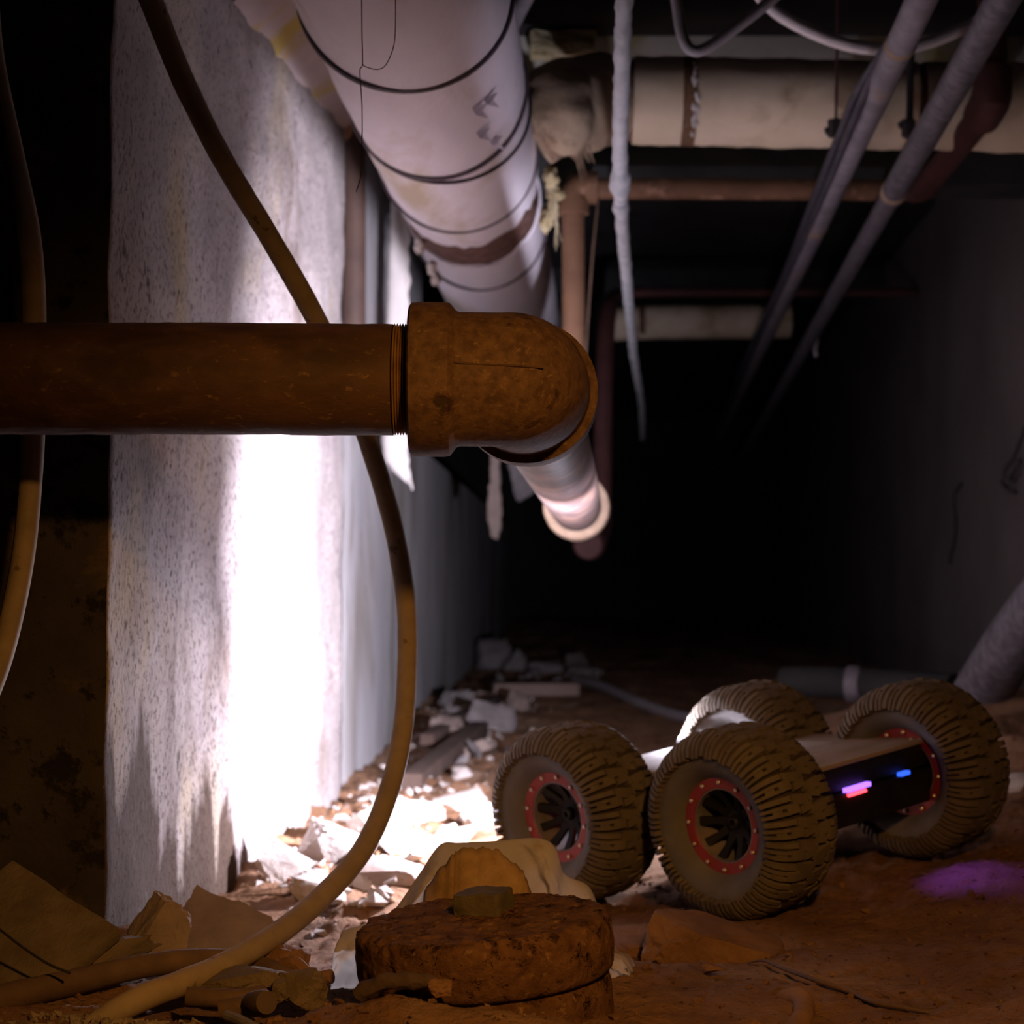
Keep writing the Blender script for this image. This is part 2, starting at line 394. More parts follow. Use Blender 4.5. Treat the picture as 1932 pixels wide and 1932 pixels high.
def haunch(name, d0, d1, label, ragged0, ragged1):
    bm = bmesh.new(); rows = []; n = max(6, int((d1 - d0) / .02)); k = 14
    for i in range(n + 1):
        row = []
        for j in range(k + 1):
            t = j / k
            d = d0 + (d1 - d0) * i / n
            rg = .012 * noise.fractal(V((t * 9, d0 * 7 + (0 if i < n / 2 else 5), 1)), 1, 2, 4)
            if i == 0 and ragged0: d += rg
            if i == n and ragged1: d += rg * 1.5
            q = V((xwall(d) - .004 + .24 * t, d, ztop(d) * (1 - t) + (H + 1.0) * t))
            q += V((.7, 0, -.7)) * .004 * noise.fractal(q * 14, 1, 2, 4)
            row.append(bm.verts.new(q))
        rows.append(row)
    for a, b in zip(rows, rows[1:]):
        for j in range(k): bm.faces.new((a[j], b[j], b[j + 1], a[j + 1]))
    r = bmesh.ops.extrude_face_region(bm, geom=list(bm.faces))
    bmesh.ops.translate(bm, verts=[e for e in r['geom'] if isinstance(e, bmesh.types.BMVert)], vec=(-.02, 0, .03))
    bmesh.ops.recalc_face_normals(bm, faces=list(bm.faces))
    o = link(name, bm, M_haunch, origin=(0, 0, 0)); setp(o, label, kind='structure')
haunch('trim_4', .9, 2.205, 'near sloping concrete haunch above the left wall', False, True)
haunch('trim_5', 2.245, 3.19, 'yellow stained sloping haunch past the dark crack', True, True)
# scrawled paint marks on the right wall, each a thin layer of paint
def on_right(px, py):
    lo, hi = 1.0, 9.0
    for _ in range(50):
        m_ = (lo + hi) / 2; p = P(px, py, m_)
        if p.x > xright(m_): hi = m_
        else: lo = m_
    p = P(px, py, lo); p.x -= .004; return p
for pts, r in (([(1936, 806), (1914, 862), (1897, 886), (1900, 902), (1912, 893), (1921, 873), (1927, 870), (1924, 890), (1912, 910), (1903, 898)], .0045), ([(1890, 907), (1900, 921), (1912, 928), (1920, 930)], .005), ([(1817, 913), (1804, 930), (1803, 955), (1806, 985), (1803, 1020), (1796, 1045), (1795, 1063)], .007)):
    bm = bmesh.new(); tube(bm, [(on_right(*p), r) for p in pts], n=5, seg=6)
    for v in bm.verts:
        v.co.x = xright(v.co.y) - .004 + (v.co.x - xright(v.co.y) + .004) * .3
    o = link('paint_mark', bm, M_mark, parent=WR)

# ------------------------------------------------------------------ foreground rusty pipe with elbow
Z0 = P(990, 716, 1.48)
root = empty('rusty_drain_pipe', (Z0.x, 1.48, Z0.z), 'thick rusty iron pipe crossing the foreground and turning back at an elbow', 'pipe')
bm = bmesh.new()
tube(bm, [(P(-420, 714, 1.48), .0450), (P(-150, 714, 1.48), .0450), (P(0, 714, 1.48), .0450), (P(200, 714.5, 1.48), .0450), (P(450, 715, 1.48), .0448), (P(742, 716, 1.48), .0446)], n=14, seg=48, rough=.0007, rs=60)
link('long_pipe', bm, M_rustd, root)
bm = bmesh.new()
for k in range(7):
    a = P(743 + 5.2 * k, 716, 1.48); b = P(743 + 5.2 * k + 4.6, 716, 1.48); m_ = a.lerp(b, .5)
    tube(bm, [(a, .0425), (m_, .0448), (b, .0425)], n=1, seg=40)
o = link('thread', bm, M_thread, root); setp(o, 'bare bright thread at the end of the pipe')
bm = bmesh.new()
prof = [(772, .052), (773, .0585), (777, .0612), (790, .0619), (838, .0619), (849, .0610), (856, .0575), (860, .0550), (868, .0538)]
q2 = P(1087, 955, 3.27)
dirb = (q2 - Z0).normalized()
pts = [(P(px, 716, 1.48), r) for px, r in prof]
cen = P(945, 716, 1.48); R = .058
e1 = cen; 
arc = []
xd = V((1, 0, 0))
kx = Z0.x - cen.x - .003
for i in range(0, 13):
    t = i / 12 * math.pi / 2
    arc.append((cen + xd * kx * math.sin(t) + dirb * (.058 * (1 - math.cos(t))), .0538 + .0012 * math.sin(2 * t)))
pts += arc
endb = arc[-1][0]
pts += [(endb + dirb * .02, .0545), (endb + dirb * .022, .0610), (endb + dirb * .060, .0612), (endb + dirb * .066, .058), (endb + dirb * .067, .047)]
tube(bm, pts, n=1, seg=56, rough=.0006, rs=45)
link('elbow_fitting', bm, M_rust, root)
bm = bmesh.new()   # casting seam along the elbow
seam = [(P(852, 700, 1.48) + V((0, -.0550, 0)), .0008), (P(900, 704, 1.48) + V((0, -.0531, 0)), .0008), (P(960, 706, 1.48) + V((0, -.0535, 0)), .0008), (P(1020, 708, 1.48) + V((.002, -.0465, 0)), .0008)]
tube(bm, seam, n=6, seg=6); link('casting_seam', bm, M_rustd, root)
bm = bmesh.new()
tube(bm, [(endb + dirb * .05, .0446), (q2 - dirb * .6, .0448), (q2 - dirb * .2, .0448), (q2 + dirb * .5, .0448)], n=10, seg=40)
o = link('receding_pipe', bm, M_steel, root); setp(o, 'scratched bare length running back to the coupling')
bm = bmesh.new()
tube(bm, [(q2 - dirb * .004, .0452), (q2 - dirb * .003, .0480), (q2 - dirb * .001, .0570), (q2 + dirb * .003, .0590), (q2 + dirb * .07, .0590), (q2 + dirb * .075, .054)], n=1, seg=40, rough=.0008, rs=60)
o = link('coupling', bm, M_flange, root); setp(o, 'pale coupling lit by the headlight')

# ------------------------------------------------------------------ cables and hoses
def hose(name, pts, r, m, label, cat, n=8, seg=14, rough=0.0, group=None, parent=None, rs=40):
    bm = bmesh.new()
    tube(bm, [(p, rr) for p, rr in zip(pts, r if isinstance(r, (list, tuple)) else [r] * len(pts))], n=n, seg=seg, rough=rough, rs=rs)
    o = link(name, bm, m, parent)
    return setp(o, label, cat, group)
def PP(*t): return [P(*a) for a in t]
hose('tan_cable', PP((20, -1170, 1.42), (110, -640, 1.47), (195, -250, 1.53), (240, -110, 1.56), (283, -5, 1.6), (345, 150, 1.64), (420, 300, 1.68), (510, 450, 1.72), (590, 590, 1.76), (655, 725, 1.82), (700, 850, 1.86), (740, 985, 1.89), (765, 1130, 1.9), (768, 1260, 1.9), (758, 1390, 1.87), (728, 1510, 1.82), (680, 1610, 1.76), (610, 1690, 1.69), (530, 1757, 1.62), (430, 1817, 1.54), (350, 1852, 1.49), (285, 1876, 1.465), (225, 1905, 1.45), (170, 1940, 1.44)),
     [.0108, .0108, .0108, .0108, .0105, .0103, .0100, .0100, .0100, .0100, .0100, .0100, .0102, .0103, .0103, .0103, .0102, .0102, .0102, .0103, .0104, .0104, .0100, .0096], M_cable, 'long tan cable sweeping down in front of the lit wall', 'cable', seg=20, rough=.0004)
hose('brown_cable', PP((-120, -900, 1.58), (-60, -450, 1.6), (-25, -60, 1.60), (-10, 110, 1.6), (25, 290, 1.6), (52, 430, 1.6), (63, 560, 1.6), (63, 760, 1.6), (58, 900, 1.6), (42, 1060, 1.58), (5, 1230, 1.56), (-50, 1380, 1.54), (-130, 1620, 1.5), (-230, 1840, 1.46)),
     [.0085, .0085, .0085, .0085, .0095, .0105, .0108, .0108, .0100, .0098, .0098, .0098, .0098, .0098], M_cable, 'dim cable hanging before the dark wall end', 'cable', seg=16)
hose('hanging_wire', PP((682, -60, 1.68), (683, 60, 1.68), (684, 120, 1.68), (679, 135, 1.68), (683, 200, 1.68), (683, 280, 1.68), (681, 330, 1.68), (672, 362, 1.68)), .0005, M_band, 'hair thin wire dangling in front of the lagged pipe', 'wire', seg=6)
hose('looped_wire', PP((746, -40, 1.68), (746, 50, 1.68), (742, 90, 1.68), (728, 122, 1.68), (712, 131, 1.68), (690, 126, 1.68), (684, 121, 1.68)), .00045, M_band, 'short thin wire curling into the dangling one', 'wire', seg=6)

# ------------------------------------------------------------------ big lagged pipe
A0, A1 = P(765, -20, 2.15), P(955, 580, 4.4)
ad = (A1 - A0).normalized()
def ax(d): return A0 + (A1 - A0) * ((d - 2.15) / 2.25)
root = empty('lagged_main_pipe', ax(2.6), 'big canvas lagged pipe running back under the ceiling', 'pipe')
bm = bmesh.new()
n = 70; pts = []
for i in range(n + 1):
    d = .9 + (3.06 - .9) * i / n; pts.append((ax(d), .125 + .0012 * noise.noise(V((d * 6, 0, 0)))))
rings = tube(bm, pts, n=1, seg=64, rough=.0022, rs=9)
for k, v in enumerate(rings[-1]): v.co += ad * .028 * noise.fractal(V((math.cos(k * .098) * 6, math.sin(k * .098) * 6, 3)), .7, 2.2, 4)
link('jacket', bm, M_jacket, root)
bm = bmesh.new()
rings = tube(bm, [(ax(3.25 + .1 * i), .1225) for i in range(21)], n=1, seg=64, rough=.002, rs=9)
for k, v in enumerate(rings[0]): v.co += ad * .022 * noise.fractal(V((math.cos(k * .098) * 8, math.sin(k * .098) * 8, 9)), .7, 2.2, 4)
link('jacket', bm, M_jacket, root)
bm = bmesh.new(); tube(bm, [(ax(2.98), .1195), (ax(3.1), .1195), (ax(3.2), .1195), (ax(3.34), .1195)], n=1, seg=48, rough=.003, rs=60)
o = link('bare_strip', bm, M_gap, root); setp(o, 'brown bare strip where the jacket has torn open')
for d, ww, tilt in ((1.70, .006, 0), (2.15, .0085, .02), (2.555, .0085, -.02), (2.625, .0018, .05), (2.93, .005, .0), (3.47, .004, .01)):
    bm = bmesh.new(); nn = 72; c = ax(d)
    e1 = V((1, 0, 0)); e1 = (e1 - ad * e1.dot(ad)).normalized(); e2 = ad.cross(e1)
    rr = .1262 if d < 3.1 else .1238
    loop = []
    for k in range(nn):
        a = 2 * math.pi * k / nn; rd = e1 * math.cos(a) + e2 * math.sin(a)
        cc = c + ad * (tilt * math.cos(a + .8) + .002 * math.sin(3 * a))
        wv = ww * (1 + .5 * noise.noise(V((a * 2, d, 0))))
        loop.append([bm.verts.new(cc + rd * (rr + .0012) - ad * wv / 2), bm.verts.new(cc + rd * (rr + .0035)), bm.verts.new(cc + rd * (rr + .0012) + ad * wv / 2), bm.verts.new(cc + rd * (rr - .004))])
    for k in range(nn):
        a, b = loop[k], loop[(k + 1) % nn]
        for j in range(4): bm.faces.new((a[j], b[j], b[(j + 1) % 4], a[(j + 1) % 4]))
    bmesh.ops.recalc_face_normals(bm, faces=list(bm.faces))
    link('tie_band', bm, M_band, root)
# torn wool bursting out of the jacket on both sides
def wool(root, name, spots, r, m, seed, label=None):
    bm = bmesh.new(); rnd = random.Random(seed)
    for p in spots:
        s = bmesh.ops.create_icosphere(bm, subdivisions=3, radius=1.0)
        sc = V((r * rnd.uniform(.6, 1.1), r * rnd.uniform(.7, 1.6), r * rnd.uniform(.8, 1.5)))
        for v in s['verts']:
            q = v.co.copy(); k = 1 + .55 * noise.fractal(q * 2.2 + V(p) * 40, .8, 2.2, 4)
            v.co = V(p) + V((q.x * sc.x, q.y * sc.y, q.z * sc.z)) * k
    o = link(name, bm, m, root, auto=0)
    if label: o['label'] = label
    return o
wool(root, 'torn_wool', PP((1040, 335, 3.0), (1047, 365, 3.05), (1042, 395, 3.08), (1030, 415, 3.1)), .016, M_wool, 3, 'yellow wool bursting from the torn jacket')
wool(root, 'torn_wool', PP((815, 505, 3.2), (822, 525, 3.24)), .012, M_torn, 4, 'white tuft of wool sticking out')
wool(root, 'torn_wool', PP((792, 462, 3.12)), .010, M_torn, 5, 'white tuft of wool sticking out')
bm = bmesh.new()
for i in range(9):
    a = P(1040 + i * 1.6, 330 + i * 7, 3.02); tube(bm, [(a, .0012), (a + V((random.uniform(-.004, .006), 0, -.03)), .0010), (a + V((random.uniform(-.008, .010), 0, -.06 - .03 * random.random())), .0005)], n=4, seg=5)
link('loose_fibre', bm, M_wool, root)['kind'] = 'stuff'
# small tears in the jacket: flaps standing proud
for i, (px, py) in enumerate(((905, 205), (912, 250), (925, 185), (935, 265))):
    bm = bmesh.new(); c0 = P(px, py, 2.2)
    # march to the jacket surface
    d = 1.9
    while (P(px, py, d) - ax(d)).length > .128 and d < 3.5: d += .01
    c0 = P(px, py, d - .01)
    vs = [bm.verts.new(c0 + V(q)) for q in ((-.012, 0, .004), (.010, .002, .008), (.004, -.008, -.004), (-.004, -.006, -.010), (.012, .002, -.012))]
    bm.faces.new((vs[0], vs[2], vs[1])); bm.faces.new((vs[0], vs[3], vs[2])); bm.faces.new((vs[2], vs[3], vs[4]))
    bmesh.ops.solidify(bm, geom=list(bm.faces), thickness=.0015)
    link('torn_flap', bm, M_jacket, root)

# rusty riser at the wall end, with broken bracket above it
root = empty('rusty_riser', P(667, 760, 3.32), 'dark brown vertical pipe at the end of the lit wall', 'pipe')
bm = bmesh.new(); tube(bm, [(P(668, 215, 3.30), .0212), (P(668, 400, 3.3), .0212), (P(667, 600, 3.3), .0214), (P(667, 700, 3.3), .0214)], n=6, seg=24, rough=.0006)
link('pipe', bm, mat('brown riser', (.05, .028, .02), (.085, .05, .036), 16, .6, .2, spec=.5), root)
bm = bmesh.new(); tube(bm, [(P(667, 700, 3.3), .0214), (P(667, 702, 3.3), .026), (P(667, 745, 3.3), .026), (P(667, 750, 3.3), .018)], n=1, seg=20)
link('end_cap', bm, M_rust, root)

def shard(name, c, size, rot, m, label, cat, seed, group=None, n=18, rough=.11, sub=3, flat=.0):
    """a broken angular lump: hull of random points, split and roughened"""
    rnd = random.Random(seed); bm = bmesh.new()
    for i in range(n):
        q = V((rnd.uniform(-1, 1), rnd.uniform(-1, 1), rnd.uniform(-1, 1)))
        mx = max(abs(q.x), abs(q.y), abs(q.z)); q = q / mx * rnd.uniform(.82, 1.0) if mx > .2 else q
        bm.verts.new(q)
    h = bmesh.ops.convex_hull(bm, input=list(bm.verts))
    bmesh.ops.delete(bm, geom=list(set(h.get('geom_interior', []) + h.get('geom_unused', []))), context='VERTS')
    for _ in range(sub): bmesh.ops.subdivide_edges(bm, edges=list(bm.edges), cuts=1, use_grid_fill=True)
    E = Euler(rot).to_matrix()
    for v in bm.verts:
        q = v.co.copy(); nn = noise.fractal(q * 2.6 + V((seed, 0, 0)), .75, 2.1, 6)
        q = q * (1 + rough * nn)
        v.co = V(c) + E @ V((q.x * size[0] / 2, q.y * size[1] / 2, q.z * size[2] / 2))
    bmesh.ops.recalc_face_normals(bm, faces=list(bm.faces))
    o = link(name, bm, m, auto=28)
    return setp(o, label, cat, group)

shard('broken_bracket', P(655, 218, 3.2), (.05, .06, .085), (0, .5, .1), mat('brown wood bracket', (.17, .10, .06), (.24, .15, .09), 20, .9, .3), 'brown broken bracket wedged under the haunch', 'bracket', 11)

# ------------------------------------------------------------------ lagged branch pipe across the tunnel
B0, B1 = P(1150, 188, 2.95), P(2150, 208, 2.92)
root = empty('lagged_branch_pipe', B0.lerp(B1, .3), 'cream lagged pipe crossing under the ceiling', 'pipe')
def bx(t): return B0.lerp(B1, t)
for a, b in ((.045, .137), (.162, .575), (.59, 1.0)):
    bm = bmesh.new(); k = max(4, int((b - a) * 60))
    tube(bm, [(bx(a + (b - a) * i / k), .0702 + .0015 * noise.noise(V((i * .7, a, 0)))) for i in range(k + 1)], n=1, seg=40, rough=.0022, rs=22)
    link('jacket', bm, M_jacket2, root)
bm = bmesh.new(); tube(bm, [(bx(-.02), .066), (bx(1), .066)], n=1, seg=32)
link('core_pipe', bm, M_gap, root)
bm = bmesh.new(); tube(bm, [(bx(.136), .069), (bx(.137), .0712), (bx(.162), .0712), (bx(.163), .069)], n=1, seg=32, rough=.0015, rs=60)
o = link('rusty_strap', bm, M_rust, root); setp(o, 'rusty strap with flaking white paint')
bm = bmesh.new()
for i in range(26):
    a = random.gauss(0, .7); q = bx(.153 + random.uniform(-.004, .008)) + V((0, -math.cos(a) * .0725, math.sin(a) * .0725 - .0))
    r = random.uniform(.002, .0055)
    s = bmesh.ops.create_icosphere(bm, subdivisions=1, radius=r)
    for v in s['verts']: v.co = q + V((v.co.x * .8, v.co.y * .35, v.co.z * 1.5))
o = link('paint_flake', bm, M_torn, root); o['kind'] = 'stuff'
bm = bmesh.new()
tube(bm, [(P(1000, 240, 2.86), .066), (P(1030, 222, 2.86), .072), (P(1062, 205, 2.88), .0745), (P(1100, 196, 2.91), .0735), (P(1142, 190, 2.945), .073), (P(1148, 189, 2.95), .064)], n=7, seg=48, rough=.007, rs=16)
link('elbow_wrap', bm, M_wrap, root, auto=0)
bm = bmesh.new()
tube(bm, [(P(1040, 170, 2.84), .055), (P(1054, 205, 2.83), .058), (P(1064, 240, 2.825), .052), (P(1072, 268, 2.825), .036), (P(1074, 292, 2.83), .014)], n=7, seg=32, rough=.005, rs=26)
link('hanging_flap', bm, M_wrap, root, auto=0)
bm = bmesh.new()
for i in range(12):
    a = P(1066 + i * 4, 283 - abs(i - 4) * 1.5, 2.83); L_ = .012 + .02 * random.random() + (.022 if 4 < i < 8 else 0)
    tube(bm, [(a, .0022), (a + V((.004, 0, -L_ * .5)), .0018), (a + V((.010, 0, -L_)), .0006)], n=3, seg=5)
o = link('frayed_fibre', bm, M_wrap, root); o['kind'] = 'stuff'
bm = bmesh.new()
tube(bm, [(P(1066, 152, 2.84), .0012), (P(1085, 190, 2.815), .0035), (P(1098, 222, 2.82), .0045), (P(1104, 235, 2.82), .002)], n=5, seg=8)
o = link('dark_split', bm, M_gap, root); setp(o, 'dark split in the wrap')
for px, lab in ((1577, 'thin threaded hanger rod before the lagged branch, between the two conduits and the strap'), (1716, 'black flat hanger rod right of the thin threaded one')):
    thick = .0022 if px == 1577 else .006
    rr = empty('hanger_rod', P(px, 250, 2.80), lab, 'hanger')
    bm = bmesh.new(); tube(bm, [(P(px + 4, -20, 2.83), thick), (P(px + 2, 110, 2.83), thick), (P(px, 262, 2.83), thick)], n=4, seg=10); link('rod', bm, M_iron if px > 1600 else M_redd, rr)
    bm = bmesh.new(); tube(bm, [(P(px - 2, 226, 2.83), .011), (P(px - 2, 258, 2.83), .011)], n=1, seg=6); link('nut', bm, M_iron, rr)
    bm = bmesh.new(); tube(bm, [(P(px - 20, 248 if px < 1600 else 237, 2.83), .0055), (P(px + 4, 240 if px < 1600 else 232, 2.83), .0055)], n=1, seg=8); link('bolt', bm, M_iron, rr)
# yellow wool patch on the beam behind the elbow
bm = bmesh.new(); box(bm, P(1062, 84, 3.13), (.115, .03, .05), bev=.008)
bmesh.ops.subdivide_edges(bm, edges=list(bm.edges), cuts=4, use_grid_fill=True)
for v in bm.verts: v.co += V((0, -1, .3)) * .012 * noise.fractal(v.co * 30, .9, 2, 4)
setp(link('wool_batt', bm, M_wool, auto=0), 'yellow green wool batt tucked above the branch elbow', 'insulation')

# ------------------------------------------------------------------ red pipes
root = empty('red_sprinkler_pipe', P(1090, 365, 3.30), 'red brown pipe turning down beside the lagged main pipe', 'pipe')
bm = bmesh.new(); tube(bm, [(P(1112, 356, 3.30), .0187), (P(1400, 357, 3.30), .0187), (P(1722, 360, 3.30), .0187)], n=6, seg=24); link('cross_run', bm, M_red, root)
bm = bmesh.new(); tube(bm, [(P(1081, 392, 3.30), .0205), (P(1082, 600, 3.30), .0205), (P(1082, 860, 3.30), .0205)], n=6, seg=24); link('drop_pipe', bm, M_red, root)
bm = bmesh.new(); tube(bm, [(P(1081, 405, 3.30), .023), (P(1081, 404, 3.30), .029), (P(1081, 378, 3.30), .029), (P(1082, 366, 3.30), .0255), (P(1090, 355, 3.30), .0255), (P(1102, 354, 3.30), .0265), (P(1104, 354, 3.30), .0295), (P(1126, 354, 3.30), .0295), (P(1128, 354, 3.30), .021)], n=1, seg=24, rough=.0006)
link('elbow', bm, M_red, root)
bm = bmesh.new(); tube(bm, [(P(1722, 360, 3.30), .023), (P(1745, 352, 3.27), .024), (P(1762, 332, 3.18), .022), (P(1868, 200, 2.72), .021)], n=8, seg=24); link('return_run', bm, M_redd, root)
bm = bmesh.new(); tube(bm, [(P(1851, 221, 2.76), .024), (P(1853, 219, 2.755), .0285), (P(1868, 192, 2.70), .0295), (P(1872, 170, 2.69), .0285), (P(1872, 130, 2.69), .0285), (P(1872, 128, 2.69), .022), (P(1872, 20, 2.69), .022), (P(1872, -60, 2.69), .022)], n=2, seg=24); link('upturned_elbow', bm, M_redd, root)
hose('guy_strand', PP((1128, 378, 3.5), (1119, 470, 3.5), (1112, 560, 3.5), (1107, 640, 3.5), (1103, 700, 3.5)), .0022, M_cabled, 'thin brown strand hanging beside the red drop pipe', 'wire')
root = empty('far_drop_pipe', P(1113, 1030, 4.15), 'very dark red pipe dropping behind the pale coupling', 'pipe')
bm = bmesh.new(); tube(bm, [(P(1728, 552, 4.75), .012), (P(1500, 552, 4.75), .012), (P(1200, 553, 4.75), .012), (P(1160, 562, 4.7), .018), (P(1146, 600, 4.6), .022), (P(1140, 720, 4.5), .022), (P(1136, 960, 4.4), .022)], n=8, seg=16); link('pipe', bm, M_redd, root)
bm = bmesh.new(); tube(bm, [(P(1134, 945, 4.4), .026), (P(1130, 990, 4.38), .031), (P(1120, 1012, 4.3), .035), (P(1112, 1026, 4.2), .038), (P(1110, 1028, 4.17), .030)], n=5, seg=24); link('elbow', bm, M_redd, root)
root = empty('pale_far_pipe', P(1200, 608, 5.1), 'dim pale lagged pipe deep in the tunnel', 'pipe')
bm = bmesh.new(); tube(bm, [(P(1158, 612, 5.1), .046), (P(1250, 608, 5.1), .0465), (P(1400, 607, 5.1), .0465), (P(1490, 606, 5.1), .0465)], n=6, seg=24, rough=.002); link('jacket', bm, M_jacket2, root)
bm = bmesh.new(); tube(bm, [(P(1203, 607, 5.1), .048), (P(1216, 607, 5.1), .048)], n=1, seg=24); link('strap', bm, M_rustd, root)

# ------------------------------------------------------------------ conduits, hoses under the ceiling
def run(name, pts, r, m, label, seg=20, rough=.0008, rings_at=()):
    root = empty(name, P(*pts[len(pts) // 2]), label, 'conduit')
    bm = bmesh.new(); tube(bm, [(P(*p), rr) for p, rr in zip(pts, r)], n=6, seg=seg, rough=rough, rs=50); link('tube', bm, m, root)
    return root
def along(p, q, t):
    return V(p).lerp(V(q), t)
# near conduit
ca, cb = P(1752, -30, 2.07), P(1388, 760, 6.2)
root = empty('grey_conduit', ca.lerp(cb, .1), 'dusty grey conduit with black cables strapped to its side', 'conduit')
bm = bmesh.new(); tube(bm, [(ca.lerp(cb, t), .0185) for t in (-.27, -.1, 0, .08, .16, .3, .5, .75, 1, 1.3)], n=4, seg=24, rough=.0006, rs=50); link('tube', bm, M_galv, root)
cdir = (cb - ca).normalized()
for t in (.052, .315):
    c = ca.lerp(cb, t); bm = bmesh.new(); tube(bm, [(c, .0186), (c + cdir * .002, .0200), (c + cdir * .012, .0200), (c + cdir * .014, .0186)], n=1, seg=24); o = link('coupling_ring', bm, M_flange, root)
for k, (ox, oz) in enumerate(((-.0200, .013), (-.0245, .003), (-.0215, -.009))):
    bm = bmesh.new()
    st = ca.lerp(cb, .05) + V((.012, 0, .035))
    tube(bm, [(st, .0055), (ca.lerp(cb, .075) + V((ox * .4, 0, .02)), .0055)] + [(ca.lerp(cb, t) + V((ox * (1 + .2 * math.sin(9 * t + k)), 0, oz)), .0055) for t in (.11, .16, .22, .3, .42, .6, .8, 1.0, 1.3)], n=6, seg=10)
    link('black_cable', bm, M_black, root)
ea, eb = P(1909, -30, 2.05), P(1420, 830, 6.6)
root = empty('dark_conduit', ea.lerp(eb, .1), 'dark speckled conduit running back in front of the red elbow', 'conduit')
bm = bmesh.new(); tube(bm, [(ea.lerp(eb, t), .0200) for t in (-.25, -.1, 0, .1, .2, .215)], n=4, seg=24, rough=.0008, rs=60); link('near_length', bm, M_galvd, root)
edir = (eb - ea).normalized(); c = ea.lerp(eb, .205)
bm = bmesh.new(); tube(bm, [(c, .0202), (c + edir * .002, .0216), (c + edir * .02, .0216), (c + edir * .022, .017)], n=1, seg=24); link('coupling_ring', bm, M_flange, root)
bm = bmesh.new(); tube(bm, [(ea.lerp(eb, t), .0170) for t in (.2, .3, .5, .75, 1, 1.3)], n=4, seg=20, rough=.0008, rs=60); link('far_length', bm, M_galvd, root)
hose('hanging_tag', PP((1542, 640, 4.6), (1538, 660, 4.6), (1540, 672, 4.6)), .004, M_white, 'small pale tag hanging from the dark conduit', 'tag', seg=6)
# plaster coated line
root = empty('plastered_line', P(1170, 330, 2.6), 'white plaster crusted line hanging down the middle and fading back', 'pipe')
lp = [(1190, -820, 1.3, .0105), (1184, -300, 1.75, .0105), (1180, -60, 2.05, .0105), (1177, 20, 2.12, .0103), (1174, 120, 2.22, .0103), (1171, 220, 2.36, .0102), (1170, 330, 2.55, .0108), (1173, 400, 2.75, .0102), (1178, 480, 3.05, .0100), (1187, 580, 3.5, .0095), (1197, 680, 4.1, .009), (1210, 760, 4.8, .0085), (1213, 830, 5.6, .008)]
bm = bmesh.new(); tube(bm, [(P(a, b, c), r) for a, b, c, r in lp], n=10, seg=18, rough=.0022, rs=70); link('line', bm, M_plaster, root, auto=0)
bm = bmesh.new(); tube(bm, [(P(1170, 326, 2.55), .011), (P(1170, 333, 2.56), .0145), (P(1170, 352, 2.59), .0145), (P(1171, 364, 2.62), .011)], n=4, seg=18, rough=.002, rs=70); link('knob', bm, M_plaster, root, auto=0)
bm = bmesh.new(); tube(bm, [(P(1172, 384, 2.68), .0105), (P(1172, 392, 2.70), .0125), (P(1173, 402, 2.73), .0105)], n=4, seg=18, rough=.002, rs=70); link('knob', bm, M_plaster, root, auto=0)
hose('white_hose', PP((1395, -60, 2.5), (1452, 12, 2.5), (1520, 55, 2.5), (1590, 82, 2.5), (1655, 92, 2.5), (1730, 86, 2.5), (1800, 62, 2.5), (1850, 36, 2.5), (1950, -40, 2.5)), .0088, M_white, 'white hose sagging behind the grey conduit', 'hose')
hose('grey_hose', PP((1268, -60, 2.42), (1278, 10, 2.42), (1287, 65, 2.42), (1303, 93, 2.42), (1330, 92, 2.42), (1380, 58, 2.42), (1440, 12, 2.42), (1500, -40, 2.42)), .0078, M_greyh, 'grey hose bent into a sharp loop under the ceiling', 'hose')
hose('ceiling_pipe', PP((1000, -20, 2.6), (975, 30, 2.75), (950, 90, 2.95)), .012, M_greyh, 'short grey pipe beside the top of the lagged main', 'pipe')

# ------------------------------------------------------------------ torn cloth hanging on the far left wall
def sheet(name, outline, m, label, cat, thick=.003, amp=.01, seed=0):
    """a ragged hanging sheet: left and right edges as rows of points"""
    bm = bmesh.new(); rows = []; k = 6
    rnd = random.Random(seed)
    n = 30
    L_ = catmull([(P(*a[0]), 0) for a in outline], 8); R_ = catmull([(P(*a[1]), 0) for a in outline], 8)
    for (a, _), (b, _) in zip(L_, R_):
        row = []
        for j in range(k + 1):
            q = a.lerp(b, j / k); q = q + V((0, amp * math.sin(j * 1.3 + seed) + amp * noise.noise(q * 25), 0))
            if j in (0, k): q.x += .004 * noise.fractal(q * 60, .8, 2, 3)
            row.append(bm.verts.new(q))
        rows.append(row)
    for a, b in zip(rows, rows[1:]):
        for j in range(k): bm.faces.new((a[j], a[j + 1], b[j + 1], b[j]))
    bmesh.ops.recalc_face_normals(bm, faces=list(bm.faces))
    o = link(name, bm, m, auto=0); thicken(o, thick); return setp(o, label, cat)
sheet('torn_lagging', [((742, 370, 3.75), (760, 395, 3.75)), ((735, 450, 3.75), (772, 440, 3.75)), ((730, 600, 3.75), (772, 600, 3.75)), ((722, 830, 3.75), (770, 820, 3.75)), ((735, 880, 3.75), (772, 870, 3.75)), ((765, 905, 3.75), (780, 925, 3.75))], M_torn, 'bright ragged cloth strip hanging on the wall past the riser', 'cloth', amp=.006, seed=2)
sheet('hanging_strip', [((930, 660, 4.6), (944, 660, 4.6)), ((926, 845, 4.6), (942, 845, 4.6)), ((924, 900, 4.6), (942, 900, 4.6)), ((920, 980, 4.6), (946, 980, 4.6)), ((928, 1014, 4.6), (938, 1018, 4.6))], M_stonep, 'narrow grey strip hanging below the elbow', 'cloth', amp=.003, seed=5)
